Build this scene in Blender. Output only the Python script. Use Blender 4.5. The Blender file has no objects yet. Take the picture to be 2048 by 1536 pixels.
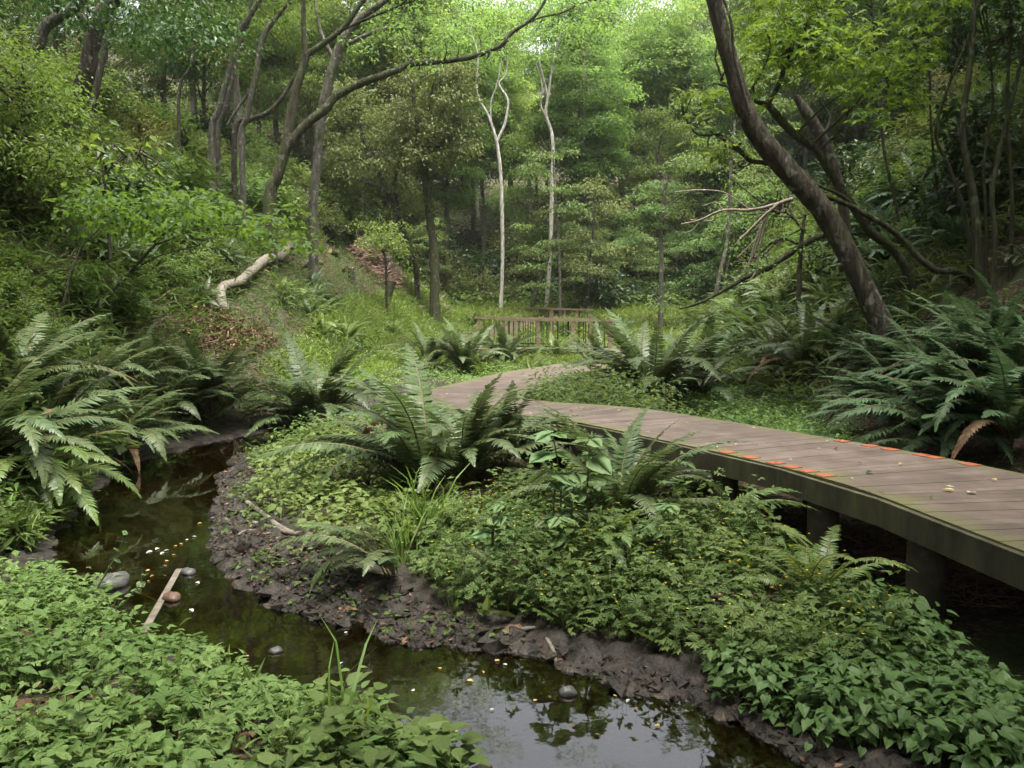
import bpy, math, random
import numpy as np

# ------------------------------------------------------------------ camera, sky, sun, exposure
SC = bpy.context.scene
COL = SC.collection
EYE = 1.6
PITCH = 4.74
LENS = 28.0
cam = bpy.data.cameras.new("camera")
cam.lens = LENS; cam.sensor_width = 36.0; cam.clip_start = 0.05; cam.clip_end = 600
camo = bpy.data.objects.new("camera", cam); COL.objects.link(camo)
camo.location = (0, 0, EYE)
camo.rotation_euler = (math.radians(90 - PITCH), 0, 0)
SC.camera = camo

SUN_ELEV, SUN_AZ = 76.0, 150.0        # azimuth: 0 = straight ahead (+y), positive towards +x
world = bpy.data.worlds.new("World"); SC.world = world
world.use_nodes = True
wn = world.node_tree.nodes; wl = world.node_tree.links
wn.clear()
sky = wn.new("ShaderNodeTexSky"); sky.sky_type = 'NISHITA'; sky.sun_disc = False
sky.sun_elevation = math.radians(SUN_ELEV); sky.sun_rotation = math.radians(SUN_AZ)
sky.dust_density = 6.0; sky.air_density = 1.0; sky.ozone_density = 1.0
hs = wn.new("ShaderNodeHueSaturation"); hs.inputs["Saturation"].default_value = 0.22
bg = wn.new("ShaderNodeBackground"); bg.inputs["Strength"].default_value = 0.15
wo = wn.new("ShaderNodeOutputWorld")
wl.new(sky.outputs[0], hs.inputs["Color"]); wl.new(hs.outputs[0], bg.inputs["Color"]); wl.new(bg.outputs[0], wo.inputs["Surface"])

sl = bpy.data.lights.new("sun", 'SUN'); sl.energy = 3.2; sl.angle = math.radians(35); sl.color = (1.0, 0.97, 0.9)
so = bpy.data.objects.new("sun", sl); COL.objects.link(so)
_e, _a = math.radians(SUN_ELEV), math.radians(SUN_AZ)
from mathutils import Vector, Matrix
so.rotation_euler = Vector((-math.sin(_a) * math.cos(_e), -math.cos(_a) * math.cos(_e), -math.sin(_e))).to_track_quat('-Z', 'Y').to_euler()
so.location = (0, 0, 40)

SC.view_settings.view_transform = 'Standard'; SC.view_settings.look = 'None'
SC.view_settings.gamma = 1.0; SC.view_settings.use_curve_mapping = False
SC.view_settings.exposure = 1.95
SC.render.engine = 'CYCLES'
SC.cycles.max_bounces = 6; SC.cycles.diffuse_bounces = 3; SC.cycles.glossy_bounces = 2
SC.cycles.transmission_bounces = 3; SC.cycles.transparent_max_bounces = 6
SC.cycles.use_denoising = True
SC.cycles.sample_clamp_indirect = 4.0

RNG = np.random.default_rng(7)
random.seed(7)

# ------------------------------------------------------------------ helpers: terrain and pixel rays
FPX = LENS / 36.0 * 2048.0
_cp, _sp = math.cos(math.radians(PITCH)), math.sin(math.radians(PITCH))

def ray(px, py):
    cx, cy = (px - 1024) / FPX, -(py - 768) / FPX
    return np.array([cx, _cp + cy * _sp, -_sp + cy * _cp])      # forward = +y

def at(px, py, Y):
    """world point seen at photo pixel (px, py) at distance Y ahead"""
    r = ray(px, py); t = Y / r[1]
    return np.array([r[0] * t, Y, EYE + r[2] * t])

def on_z(px, py, z):
    r = ray(px, py); t = (z - EYE) / r[2]
    return np.array([r[0] * t, r[1] * t, z])

STREAM = np.array([(-2.0, 19, .25), (-2.5, 15, .3), (-3.1, 12.4, .4), (-3.75, 10.8, .5), (-4.0, 9.4, .62), (-3.3, 7, .64), (-2.75, 5.6, .55), (-1.98, 4.66, .36),
                   (-.92, 3.9, .36), (0.0, 3.45, .44), (.6, 2.9, .48), (1.3, 2.2, .5), (2.2, 1.0, .5), (3.2, -2, .5)])
WATER_Z = -0.12

def stream_t(x, y):
    """distance outside the water's edge (negative inside)"""
    x = np.asarray(x, float); y = np.asarray(y, float)
    best = np.full(x.shape, 1e9)
    for (ax, ay, aw), (bx, by, bw) in zip(STREAM[:-1], STREAM[1:]):
        dx, dy = bx - ax, by - ay
        u = np.clip(((x - ax) * dx + (y - ay) * dy) / (dx * dx + dy * dy), 0, 1)
        d = np.hypot(x - ax - u * dx, y - ay - u * dy) - (aw + u * (bw - aw))
        best = np.minimum(best, d)
    return best + .07 * np.sin(5.1 * x + 2 * y) * np.sin(4.3 * y - x) + .05 * np.sin(11.3 * x - 4 * y) * np.sin(9.7 * y + 3 * x) + .025 * np.sin(23 * x + 9 * y) * np.sin(21 * y - 7 * x)

def sstep(a, b, x):
    t = np.clip((x - a) / (b - a), 0, 1); return t * t * (3 - 2 * t)

def floor_z(y):
    y = np.asarray(y, float)
    return 2.4 * sstep(29, 54, y) + np.maximum(0, y - 54) * .42

LY = [-30, 0, 5.5, 7.5, 10.5, 14, 20, 30, 45, 55, 150]
LX = [-6, -4.2, -3.5, -4.1, -4.5, -4.1, -3.7, -3.6, -3.2, -4, -20]
RY = [-30, 0, 6, 10, 14, 20, 25, 30, 40, 50, 150]
RX = [6, 5.2, 4.75, 4.6, 4.3, 4.5, 5.1, 6.0, 9, 13, 30]

def _hill(s, k, soft, top=15.0, beyond=.45):
    s = np.maximum(0, s)
    a = k * (np.sqrt(s * s + soft * soft) - soft)
    return np.where(s > top, k * (top - soft) + (s - top) * k * beyond, a)

def ground(x, y):
    x = np.asarray(x, float); y = np.asarray(y, float)
    z = floor_z(y) + _hill(np.interp(y, LY, LX) - x, .86, .25, 10.5, .08) + _hill(x - np.interp(y, RY, RX), 1.0, .5)
    z = z + .05 * np.sin(1.3 * x + .7 * y) * np.sin(1.1 * y - .4 * x) + .02 * np.sin(4.7 * x + 1.9 * y) * np.sin(3.9 * y - 2.2 * x)
    dd = np.full(x.shape, 1e9)
    for (ax, ay), (bx, by) in (((3.9, -2), (3.28, 4.05)), ((3.28, 4.05), (3.02, 5.75)), ((3.02, 5.75), (2.3, 7.42)), ((2.3, 7.42), (1.3, 9.2))):
        u = np.clip(((x - ax) * (bx - ax) + (y - ay) * (by - ay)) / ((bx - ax) ** 2 + (by - ay) ** 2), 0, 1)
        dd = np.minimum(dd, np.hypot(x - ax - u * (bx - ax), y - ay - u * (by - ay)))
    z = z - .24 * (1 - sstep(.75, 1.5, dd))
    st = stream_t(x, y)
    zc = np.interp(st, [-.8, -.25, 0, .3, .8, 1.1], [-.30, -.22, -.125, -.075, -.02, 0])
    k = np.interp(st, [0, .8, 1.1], [1, .75, 0])
    zs = zc + np.maximum(z, 0) * np.interp(st, [0, .35, .8], [0, .6, 1])
    return np.where(st < 1.1, zs * k + z * (1 - k), z)

def gz(x, y): return float(ground(np.array([x]), np.array([y]))[0])

_T = np.concatenate([np.arange(1.5, 20, .02), np.arange(20, 140, .1)])
def G(px, py, off=0.0):
    """terrain point seen at photo pixel"""
    r = ray(px, py)
    X, Y, Z = r[0] * _T, r[1] * _T, EYE + r[2] * _T
    g = ground(X, Y) + off
    h = np.nonzero(Z < g)[0]
    i = h[0] if len(h) else len(_T) - 1
    return np.array([X[i], Y[i], float(g[i] - off)])

# ------------------------------------------------------------------ helpers: meshes
class MB:
    """collects vertices, faces (triangles and quads), one tint per vertex"""
    def __init__(s): s.V = []; s.F3 = []; s.F4 = []; s.T = []; s.M3 = []; s.M4 = []; s.n = 0
    def add(s, V, F, tint=0.5, mat=0):
        V = np.asarray(V, float).reshape(-1, 3); F = np.asarray(F, int)
        if len(F):
            if F.shape[1] == 3: s.F3.append(F + s.n); s.M3.append(np.full(len(F), mat))
            else: s.F4.append(F + s.n); s.M4.append(np.full(len(F), mat))
        s.V.append(V); s.T.append(np.broadcast_to(np.asarray(tint, float), (len(V),))); s.n += len(V)
    def mesh(s, name, mats, smooth=False):
        me = bpy.data.meshes.new(name)
        V = np.concatenate(s.V); T = np.concatenate(s.T)
        F3 = np.concatenate(s.F3) if s.F3 else np.zeros((0, 3), int)
        F4 = np.concatenate(s.F4) if s.F4 else np.zeros((0, 4), int)
        me.vertices.add(len(V)); me.vertices.foreach_set("co", V.astype(np.float32).ravel())
        li = np.concatenate([F3.ravel(), F4.ravel()])
        me.loops.add(len(li)); me.loops.foreach_set("vertex_index", li.astype(np.int32))
        np_ = len(F3) + len(F4)
        me.polygons.add(np_)
        ls = np.concatenate([np.arange(len(F3)) * 3, len(F3) * 3 + np.arange(len(F4)) * 4])
        me.polygons.foreach_set("loop_start", ls.astype(np.int32))
        mi = np.concatenate(s.M3 + s.M4) if (s.M3 or s.M4) else np.zeros(0)
        me.polygons.foreach_set("material_index", mi.astype(np.int32))
        me.polygons.foreach_set("use_smooth", np.full(np_, smooth, dtype=bool))
        a = me.attributes.new("tint", 'FLOAT', 'POINT'); a.data.foreach_set("value", T.astype(np.float32))
        for m in (mats if isinstance(mats, (list, tuple)) else [mats]): me.materials.append(m)
        me.update(calc_edges=True); me.validate()
        return me

def tag(o, label=None, cat=None, group=None, kind=None):
    if label: o["label"] = label
    if cat: o["category"] = cat
    if group: o["group"] = group
    if kind: o["kind"] = kind
    return o

def obj(name, me, parent=None, loc=(0, 0, 0), rot=(0, 0, 0), scale=1.0):
    o = bpy.data.objects.new(name, me); COL.objects.link(o)
    o.location = loc; o.rotation_euler = rot
    o.scale = (scale,) * 3 if np.isscalar(scale) else scale
    if parent: o.parent = parent
    return o

def thing(name, label, cat, loc=(0, 0, 0), rz=0.0, group=None, scale=1.0):
    o = obj(name, None, None, loc, (0, 0, rz), scale)
    o.empty_display_size = .2
    return tag(o, label, cat, group)

def rotm(a, p, r):
    """leaf frames: tip along +y, normal +z; yaw a, pitch p, roll r"""
    ca, sa, cp, sp, cr, sr = np.cos(a), np.sin(a), np.cos(p), np.sin(p), np.cos(r), np.sin(r)
    n = len(a); Z = np.zeros(n); O = np.ones(n)
    Rz = np.stack([np.stack([ca, -sa, Z], -1), np.stack([sa, ca, Z], -1), np.stack([Z, Z, O], -1)], -2)
    Rx = np.stack([np.stack([O, Z, Z], -1), np.stack([Z, cp, -sp], -1), np.stack([Z, sp, cp], -1)], -2)
    Ry = np.stack([np.stack([cr, Z, sr], -1), np.stack([Z, O, Z], -1), np.stack([-sr, Z, cr], -1)], -2)
    return Rz @ Rx @ Ry

def scatter(mb, tpl, pos, R, s, tint, mat=0):
    tv, tf = tpl
    n, k = len(pos), len(tv)
    if n == 0: return
    s = np.broadcast_to(np.asarray(s, float), (n,))
    V = np.einsum('nij,kj->nki', R, tv) * s[:, None, None] + pos[:, None, :]
    F = (tf[None] + (np.arange(n) * k)[:, None, None]).reshape(-1, tf.shape[1])
    mb.add(V.reshape(-1, 3), F, np.repeat(np.broadcast_to(tint, (n,)), k), mat)

def A(*r): return np.array(r, float)
KITE = (A((0, 0, 0), (-.24, .42, .06), (.24, .42, .06), (0, 1, -.08)), np.array([(0, 2, 3), (0, 3, 1)]))
NARROW = (A((0, 0, 0), (-.09, .4, .02), (.09, .4, .02), (0, 1, -.16)), np.array([(0, 2, 3), (0, 3, 1)]))
def _halfleaf(pts, mid):
    """three outline points per side, four along the midrib"""
    V = [(0, m, z) for m, z in mid]; F = []
    for side in (-1, 1):
        b = len(V)
        V += [(side * x, y, z) for x, y, z in pts]
        F += [(0, 1, b), (1, b + 1, b), (1, 2, b + 1), (2, b + 2, b + 1), (2, 3, b + 2)]
    return A(*V), np.array(F)
OVATE = _halfleaf([(.2, .1, .05), (.33, .38, .09), (.21, .7, .04)], [(0, 0), (.3, 0), (.65, -.02), (1, -.13)])
HEART = _halfleaf([(.26, -.14, .03), (.44, .18, .07), (.26, .6, .03)], [(0, 0), (.25, -.02), (.6, -.04), (1, -.16)])
def _lobed():
    out = [(0, 0, 0), (-.2, .42, .03), (-.36, .74, .0), (-.13, .68, .02), (0, 1, -.1), (.13, .68, .02), (.36, .74, 0), (.2, .42, .03)]
    F = [(0, i + 1, i) for i in range(1, 7)]
    V, FF = [], []
    for ang, sc in ((0, 1), (62, .85), (-62, .85)):
        c, s = math.cos(math.radians(ang)), math.sin(math.radians(ang))
        b = len(V)
        V += [((x * c - y * s) * sc, (x * s + y * c) * sc, z) for x, y, z in out]
        FF += [tuple(b + q for q in f) for f in F]
    return A(*V), np.array(FF)
LOBED = _lobed()
def _tri3():
    V, FF = [], []
    for ang, sc in ((0, 1), (68, .85), (-68, .85)):
        c, s = math.cos(math.radians(ang)), math.sin(math.radians(ang))
        b = len(V)
        V += [((x * 1.15 * c - y * s) * sc, (x * 1.15 * s + y * c) * sc, z) for x, y, z in KITE[0]]
        FF += [tuple(b + q for q in f) for f in KITE[1]]
    return A(*V), np.array(FF)
TRI3 = _tri3()
def _palm5():
    V, FF = [], []
    for ang, sc in ((0, 1), (48, .92), (-48, .92), (100, .7), (-100, .7)):
        c, s = math.cos(math.radians(ang)), math.sin(math.radians(ang))
        b = len(V)
        V += [((x * .8 * c - y * s) * sc, (x * .8 * s + y * c) * sc, z * 1.4) for x, y, z in KITE[0]]
        FF += [tuple(b + q for q in f) for f in KITE[1]]
    return A(*V), np.array(FF)
PALM5 = _palm5()
BLADE = (A((-.018, 0, 0), (.018, 0, 0), (-.016, .35, .12), (.016, .35, .12), (-.011, .7, .1), (.011, .7, .1), (0, 1, -.1)),
         np.array([(0, 1, 3), (0, 3, 2), (2, 3, 5), (2, 5, 4), (4, 5, 6)]))

def spline(P, n):
    """Catmull-Rom through P (k, d) sampled at n points"""
    P = np.asarray(P, float)
    if len(P) < 3:
        t = np.linspace(0, 1, n)[:, None]; return P[0] * (1 - t) + P[-1] * t
    Q = np.vstack([2 * P[0] - P[1], P, 2 * P[-1] - P[-2]])
    seg = np.linalg.norm(np.diff(P[:, :3], axis=0), axis=1); cs = np.concatenate([[0], np.cumsum(seg)])
    s = np.linspace(0, cs[-1], n); i = np.clip(np.searchsorted(cs, s, 'right') - 1, 0, len(P) - 2)
    t = ((s - cs[i]) / np.maximum(seg[i], 1e-9))[:, None]
    a, b, c, d = Q[i], Q[i + 1], Q[i + 2], Q[i + 3]
    return .5 * (2 * b + (c - a) * t + (2 * a - 5 * b + 4 * c - d) * t ** 2 + (3 * b - a - 3 * c + d) * t ** 3)

def tube(mb, P, R, sides=8, n=None, rough=.06, tint=.5, mat=0, cap=True, capmat=None):
    """tapered, slightly irregular round limb through points P with radii R"""
    P = np.asarray(P, float); R = np.asarray(R, float)
    n = n or max(3, 4 * (len(P) - 1) + 1)
    C = spline(np.column_stack([P, R]), n); c, r = C[:, :3], np.maximum(C[:, 3], .001)
    tan = np.gradient(c, axis=0); tan /= np.linalg.norm(tan, axis=1)[:, None] + 1e-9
    up = np.array([0, 0, 1.0]) if abs(tan[0, 2]) < .9 else np.array([1.0, 0, 0])
    u = np.cross(tan[0], up); u /= np.linalg.norm(u)
    th = np.linspace(0, 2 * math.pi, sides, endpoint=False)
    rings = []
    for i in range(n):
        u = u - tan[i] * np.dot(u, tan[i]); u /= np.linalg.norm(u); v = np.cross(tan[i], u)
        rr = r[i] * (1 + rough * RNG.standard_normal(sides))
        rings.append(c[i] + np.outer(np.cos(th) * rr, u) + np.outer(np.sin(th) * rr, v))
    V = np.vstack(rings)
    i, j = np.meshgrid(np.arange(n - 1), np.arange(sides), indexing='ij')
    a = i * sides + j; b = i * sides + (j + 1) % sides
    F = np.stack([a, b, b + sides, a + sides], -1).reshape(-1, 4)
    mb.add(V, F, tint, mat)
    if cap:
        for e, ci in ((0, 0), (n - 1, 1)):
            ring = rings[e]; ctr = ring.mean(0)
            VV = np.vstack([ring, ctr]); k = sides
            FF = np.array([(q, (q + 1) % sides, k) if ci else ((q + 1) % sides, q, k) for q in range(sides)])
            mb.add(VV, FF, tint, mat if capmat is None else capmat)

def box(mb, x0, x1, y0, y1, z0, z1, tint=.5, mat=0):
    V = A((x0, y0, z0), (x1, y0, z0), (x1, y1, z0), (x0, y1, z0), (x0, y0, z1), (x1, y0, z1), (x1, y1, z1), (x0, y1, z1))
    mb.add(V, np.array([(0, 3, 2, 1), (4, 5, 6, 7), (0, 1, 5, 4), (1, 2, 6, 5), (2, 3, 7, 6), (3, 0, 4, 7)]), tint, mat)

# ------------------------------------------------------------------ materials
def nt(name):
    m = bpy.data.materials.new(name); m.use_nodes = True
    n = m.node_tree.nodes; n.clear()
    return m, n, m.node_tree.links

def ramp(n, cols):
    r = n.new("ShaderNodeValToRGB"); e = r.color_ramp.elements
    while len(e) < len(cols): e.new(.5)
    for el, (p, c) in zip(e, cols): el.position = p; el.color = (*c, 1)
    return r

def leaf_mat(name, c0, c1, c2, rough=.45, spec=.4, trans=.35, var=.18):
    m, n, l = nt(name)
    at_ = n.new("ShaderNodeAttribute"); at_.attribute_name = "tint"
    r = ramp(n, [(0, c0), (.55, c1), (1, c2)]); l.new(at_.outputs["Fac"], r.inputs[0])
    oi = n.new("ShaderNodeObjectInfo")
    h = n.new("ShaderNodeHueSaturation")
    mr = n.new("ShaderNodeMapRange"); mr.inputs[3].default_value = 1 - var; mr.inputs[4].default_value = 1 + var
    l.new(oi.outputs["Random"], mr.inputs[0]); l.new(mr.outputs[0], h.inputs["Value"])
    mh = n.new("ShaderNodeMapRange"); mh.inputs[3].default_value = .5 - .02; mh.inputs[4].default_value = .5 + .015
    mu = n.new("ShaderNodeMath"); mu.operation = 'MULTIPLY'; mu.inputs[1].default_value = 7.31
    fr = n.new("ShaderNodeMath"); fr.operation = 'FRACT'
    l.new(oi.outputs["Random"], mu.inputs[0]); l.new(mu.outputs[0], fr.inputs[0]); l.new(fr.outputs[0], mh.inputs[0]); l.new(mh.outputs[0], h.inputs["Hue"])
    l.new(r.outputs[0], h.inputs["Color"])
    p = n.new("ShaderNodeBsdfPrincipled"); p.inputs["Roughness"].default_value = rough; p.inputs["Specular IOR Level"].default_value = spec * .62
    l.new(h.outputs[0], p.inputs["Base Color"])
    t = n.new("ShaderNodeBsdfTranslucent")
    h2 = n.new("ShaderNodeHueSaturation"); h2.inputs["Hue"].default_value = .485; h2.inputs["Saturation"].default_value = 1.1; h2.inputs["Value"].default_value = 1.5
    l.new(h.outputs[0], h2.inputs["Color"]); l.new(h2.outputs[0], t.inputs["Color"])
    mx = n.new("ShaderNodeMixShader"); mx.inputs[0].default_value = trans
    o = n.new("ShaderNodeOutputMaterial")
    l.new(p.outputs[0], mx.inputs[1]); l.new(t.outputs[0], mx.inputs[2]); l.new(mx.outputs[0], o.inputs[0])
    return m

def solid_mat(name, cols, scale=8, rough=.8, bump=.3, bscale=None, stretch=(1, 1, 1), spec=.3, coord="Object", detail=6, bdist=.02):
    """procedural noise-driven colour with a bump: bark, wood, stone, paint"""
    m, n, l = nt(name)
    tc = n.new("ShaderNodeTexCoord"); mp = n.new("ShaderNodeMapping"); mp.inputs["Scale"].default_value = stretch
    l.new(tc.outputs[coord], mp.inputs[0])
    nz = n.new("ShaderNodeTexNoise"); nz.inputs["Scale"].default_value = scale; nz.inputs["Detail"].default_value = detail; nz.inputs["Roughness"].default_value = .65
    l.new(mp.outputs[0], nz.inputs["Vector"])
    r = ramp(n, cols); l.new(nz.outputs[0], r.inputs[0])
    p = n.new("ShaderNodeBsdfPrincipled"); p.inputs["Roughness"].default_value = rough; p.inputs["Specular IOR Level"].default_value = spec
    l.new(r.outputs[0], p.inputs["Base Color"])
    nb = n.new("ShaderNodeTexNoise"); nb.inputs["Scale"].default_value = bscale or scale * 3; nb.inputs["Detail"].default_value = 5
    l.new(mp.outputs[0], nb.inputs["Vector"])
    b = n.new("ShaderNodeBump"); b.inputs["Strength"].default_value = bump; b.inputs["Distance"].default_value = bdist
    l.new(nb.outputs[0], b.inputs["Height"]); l.new(b.outputs[0], p.inputs["Normal"])
    o = n.new("ShaderNodeOutputMaterial"); l.new(p.outputs[0], o.inputs[0])
    return m

M = {}
M['nettle'] = leaf_mat("nettle_leaf", (.075, .135, .05), (.11, .18, .07), (.15, .235, .10), .55, .35, .3)
M['canopy'] = leaf_mat("canopy_leaf", (.05, .105, .02), (.08, .15, .028), (.115, .19, .042), .5, .35, .5)
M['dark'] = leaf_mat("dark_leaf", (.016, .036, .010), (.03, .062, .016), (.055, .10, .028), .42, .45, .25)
M['mid'] = leaf_mat("forest_leaf", (.045, .08, .018), (.075, .125, .028), (.115, .175, .045), .5, .35, .45)
M['cool'] = leaf_mat("cool_leaf", (.055, .095, .028), (.09, .145, .042), (.135, .195, .065), .5, .35, .48)
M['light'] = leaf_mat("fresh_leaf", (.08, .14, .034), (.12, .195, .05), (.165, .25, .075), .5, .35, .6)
M['lime'] = leaf_mat("lime_leaf", (.065, .115, .022), (.10, .165, .035), (.15, .22, .055), .45, .4, .45)
M['olive'] = leaf_mat("olive_leaf", (.05, .065, .018), (.085, .105, .03), (.13, .145, .05), .5, .35, .35)
M['fern'] = leaf_mat("fern_green", (.036, .058, .020), (.062, .094, .034), (.10, .14, .058), .42, .5, .24)
M['fernlight'] = leaf_mat("fern_light", (.06, .095, .025), (.09, .14, .035), (.13, .18, .055), .4, .5, .35)
M['ferndark'] = leaf_mat("fern_dark", (.032, .062, .026), (.052, .095, .04), (.078, .13, .056), .45, .4, .28)
M['herb'] = leaf_mat("herb_leaf", (.055, .095, .024), (.09, .145, .038), (.135, .195, .06), .6, .3, .35)
M['herbmid'] = leaf_mat("herb_mid", (.042, .08, .02), (.07, .12, .03), (.11, .165, .048), .55, .35, .35)
M['heart'] = leaf_mat("heart_leaf", (.035, .08, .022), (.055, .115, .033), (.08, .15, .05), .5, .3, .3)
M['grass'] = leaf_mat("grass_blade", (.07, .12, .025), (.10, .17, .035), (.16, .23, .06), .45, .4, .4)
M['sasa'] = leaf_mat("bamboo_grass", (.05, .085, .02), (.08, .125, .03), (.125, .17, .05), .5, .3, .4)
M['yellowleaf'] = leaf_mat("yellow_leaf", (.25, .17, .03), (.33, .25, .06), (.42, .36, .15), .5, .4, .2)
M['dryleaf'] = leaf_mat("dry_leaf", (.05, .03, .016), (.10, .062, .034), (.2, .135, .08), .7, .2, .1)
M['flower'] = leaf_mat("yellow_flower", (.45, .33, .02), (.55, .42, .03), (.6, .5, .05), .6, .2, .2)
M['palepetal'] = leaf_mat("pale_petal", (.26, .27, .22), (.34, .35, .29), (.42, .43, .36), .6, .3, .2)
def bark_mat(name, cols, moss=.5, mosscol=(.05, .065, .018), crack=7.0, lichen=0.0):
    m, n, l = nt(name)
    tc = n.new("ShaderNodeTexCoord"); mp = n.new("ShaderNodeMapping"); mp.inputs["Scale"].default_value = (1, 1, .2); l.new(tc.outputs["Object"], mp.inputs[0])
    nz = n.new("ShaderNodeTexNoise"); nz.inputs["Scale"].default_value = 9; nz.inputs["Detail"].default_value = 8; nz.inputs["Roughness"].default_value = .7; l.new(mp.outputs[0], nz.inputs["Vector"])
    r_ = ramp(n, cols); l.new(nz.outputs[0], r_.inputs[0])
    vo = n.new("ShaderNodeTexVoronoi"); vo.feature = 'DISTANCE_TO_EDGE'; vo.inputs["Scale"].default_value = crack * 2
    ad = n.new("ShaderNodeMixRGB"); ad.blend_type = 'ADD'; ad.inputs[0].default_value = .3; l.new(mp.outputs[0], ad.inputs[1]); l.new(nz.outputs["Color"], ad.inputs[2]); l.new(ad.outputs[0], vo.inputs["Vector"])
    ck = n.new("ShaderNodeMapRange"); ck.inputs[1].default_value = 0; ck.inputs[2].default_value = .09; l.new(vo.outputs[0], ck.inputs[0])
    mu = n.new("ShaderNodeMixRGB"); mu.blend_type = 'MULTIPLY'; mu.inputs[0].default_value = .28; l.new(r_.outputs[0], mu.inputs[1]); l.new(ck.outputs[0], mu.inputs[2])
    n2 = n.new("ShaderNodeTexNoise"); n2.inputs["Scale"].default_value = 1.7; n2.inputs["Detail"].default_value = 7; n2.inputs["Roughness"].default_value = .7; l.new(tc.outputs["Object"], n2.inputs["Vector"])
    mk = n.new("ShaderNodeMapRange"); mk.inputs[1].default_value = .62 - .2 * moss; mk.inputs[2].default_value = .72 - .15 * moss; mk.inputs[4].default_value = .8; l.new(n2.outputs[0], mk.inputs[0])
    mm = n.new("ShaderNodeMixRGB"); mm.inputs[2].default_value = (*mosscol, 1); l.new(mk.outputs[0], mm.inputs[0]); l.new(mu.outputs[0], mm.inputs[1])
    n3 = n.new("ShaderNodeTexNoise"); n3.inputs["Scale"].default_value = 5.3; n3.inputs["Detail"].default_value = 4; l.new(tc.outputs["Object"], n3.inputs["Vector"])
    lk = n.new("ShaderNodeMapRange"); lk.inputs[1].default_value = .60; lk.inputs[2].default_value = .66; lk.inputs[4].default_value = lichen; l.new(n3.outputs[0], lk.inputs[0])
    ml = n.new("ShaderNodeMixRGB"); ml.inputs[2].default_value = (.26, .27, .22, 1); l.new(lk.outputs[0], ml.inputs[0]); l.new(mm.outputs[0], ml.inputs[1])
    p = n.new("ShaderNodeBsdfPrincipled"); p.inputs["Roughness"].default_value = .9; p.inputs["Specular IOR Level"].default_value = .2; l.new(ml.outputs[0], p.inputs["Base Color"])
    sm = n.new("ShaderNodeMath"); sm.operation = 'MULTIPLY_ADD'; sm.inputs[1].default_value = .6; l.new(nz.outputs[0], sm.inputs[0]); l.new(ck.outputs[0], sm.inputs[2])
    b = n.new("ShaderNodeBump"); b.inputs["Strength"].default_value = .8; b.inputs["Distance"].default_value = .035; l.new(sm.outputs[0], b.inputs["Height"]); l.new(b.outputs[0], p.inputs["Normal"])
    o = n.new("ShaderNodeOutputMaterial"); l.new(p.outputs[0], o.inputs[0])
    return m
M['bark'] = solid_mat("brown_bark", [(.3, (.03, .026, .02)), (.5, (.065, .057, .043)), (.7, (.12, .11, .085))], 5, .9, .6, 22, (1, 1, .35), bdist=.03)
M['mossbark'] = solid_mat("mossy_bark", [(.3, (.03, .026, .016)), (.5, (.06, .058, .03)), (.66, (.075, .085, .03))], 4, .9, .6, 20, (1, 1, .4), bdist=.03)
M['palebark'] = solid_mat("pale_bark", [(.35, (.24, .22, .18)), (.5, (.44, .42, .36)), (.62, (.56, .54, .47))], 6, .85, .3, 25, (1, 1, .5))
M['greybark'] = solid_mat("grey_bark", [(.35, (.085, .08, .062)), (.5, (.15, .14, .11)), (.65, (.22, .205, .165))], 5, .9, .5, 22, (1, 1, .4), bdist=.03)
M['bark'] = bark_mat("brown_bark", [(.3, (.028, .023, .017)), (.5, (.06, .05, .037)), (.72, (.115, .10, .077))], .35, lichen=.5)
M['mossbark'] = bark_mat("mossy_bark", [(.3, (.028, .024, .015)), (.5, (.055, .05, .03)), (.7, (.09, .085, .05))], .9, lichen=.3)
M['greybark'] = bark_mat("grey_bark", [(.3, (.06, .055, .042)), (.5, (.115, .105, .082)), (.7, (.18, .168, .135))], .45, lichen=.6)
M['palebark'] = bark_mat("pale_bark", [(.3, (.20, .185, .15)), (.5, (.36, .34, .285)), (.65, (.48, .46, .40))], .1, (.12, .13, .07), 4.0, lichen=.2)
M['deadwood'] = solid_mat("dead_wood", [(.3, (.13, .105, .08)), (.55, (.24, .20, .15)), (.7, (.33, .29, .23))], 9, .85, .4, 30)
M['oldwood'] = solid_mat("old_wood", [(.3, (.06, .05, .037)), (.55, (.12, .104, .08)), (.7, (.19, .17, .135))], 9, .9, .4, 30)
M['brush'] = solid_mat("brushwood", [(.3, (.10, .06, .042)), (.55, (.18, .115, .085)), (.75, (.26, .19, .15))], 9, .9, .3, 30)
M['twig'] = solid_mat("brown_twig", [(.3, (.07, .045, .03)), (.6, (.15, .10, .07)), (.8, (.22, .17, .12))], 9, .9, .3, 30)
M['cut'] = solid_mat("cut_wood", [(.3, (.30, .17, .08)), (.6, (.42, .27, .14)), (.8, (.5, .36, .2))], 12, .8, .2)
M['stem'] = solid_mat("green_stem", [(.3, (.05, .07, .02)), (.7, (.10, .12, .04))], 10, .6, .1)
M['rachis'] = solid_mat("fern_rachis", [(.3, (.06, .045, .02)), (.7, (.12, .10, .045))], 10, .6, .1)
M['rail'] = solid_mat("brown_rail_wood", [(.3, (.12, .088, .056)), (.55, (.17, .128, .084)), (.75, (.22, .17, .115))], 4, .65, .15, 30, (1, 1, 6))
M['bar'] = solid_mat("black_metal", [(.3, (.008, .008, .008)), (.7, (.016, .016, .016))], 10, .45, .05)
M['orange'] = solid_mat("orange_paint", [(.3, (.16, .055, .03)), (.55, (.26, .07, .03)), (.75, (.21, .085, .05))], 30, .6, .1)
M['concrete'] = solid_mat("mossy_concrete", [(.3, (.035, .032, .022)), (.55, (.07, .062, .045)), (.75, (.12, .108, .08))], 7, .85, .25)
M['stone'] = solid_mat("stream_stone", [(.3, (.03, .03, .028)), (.55, (.07, .068, .062)), (.75, (.12, .115, .105))], 9, .45, .4, 30)
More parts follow.
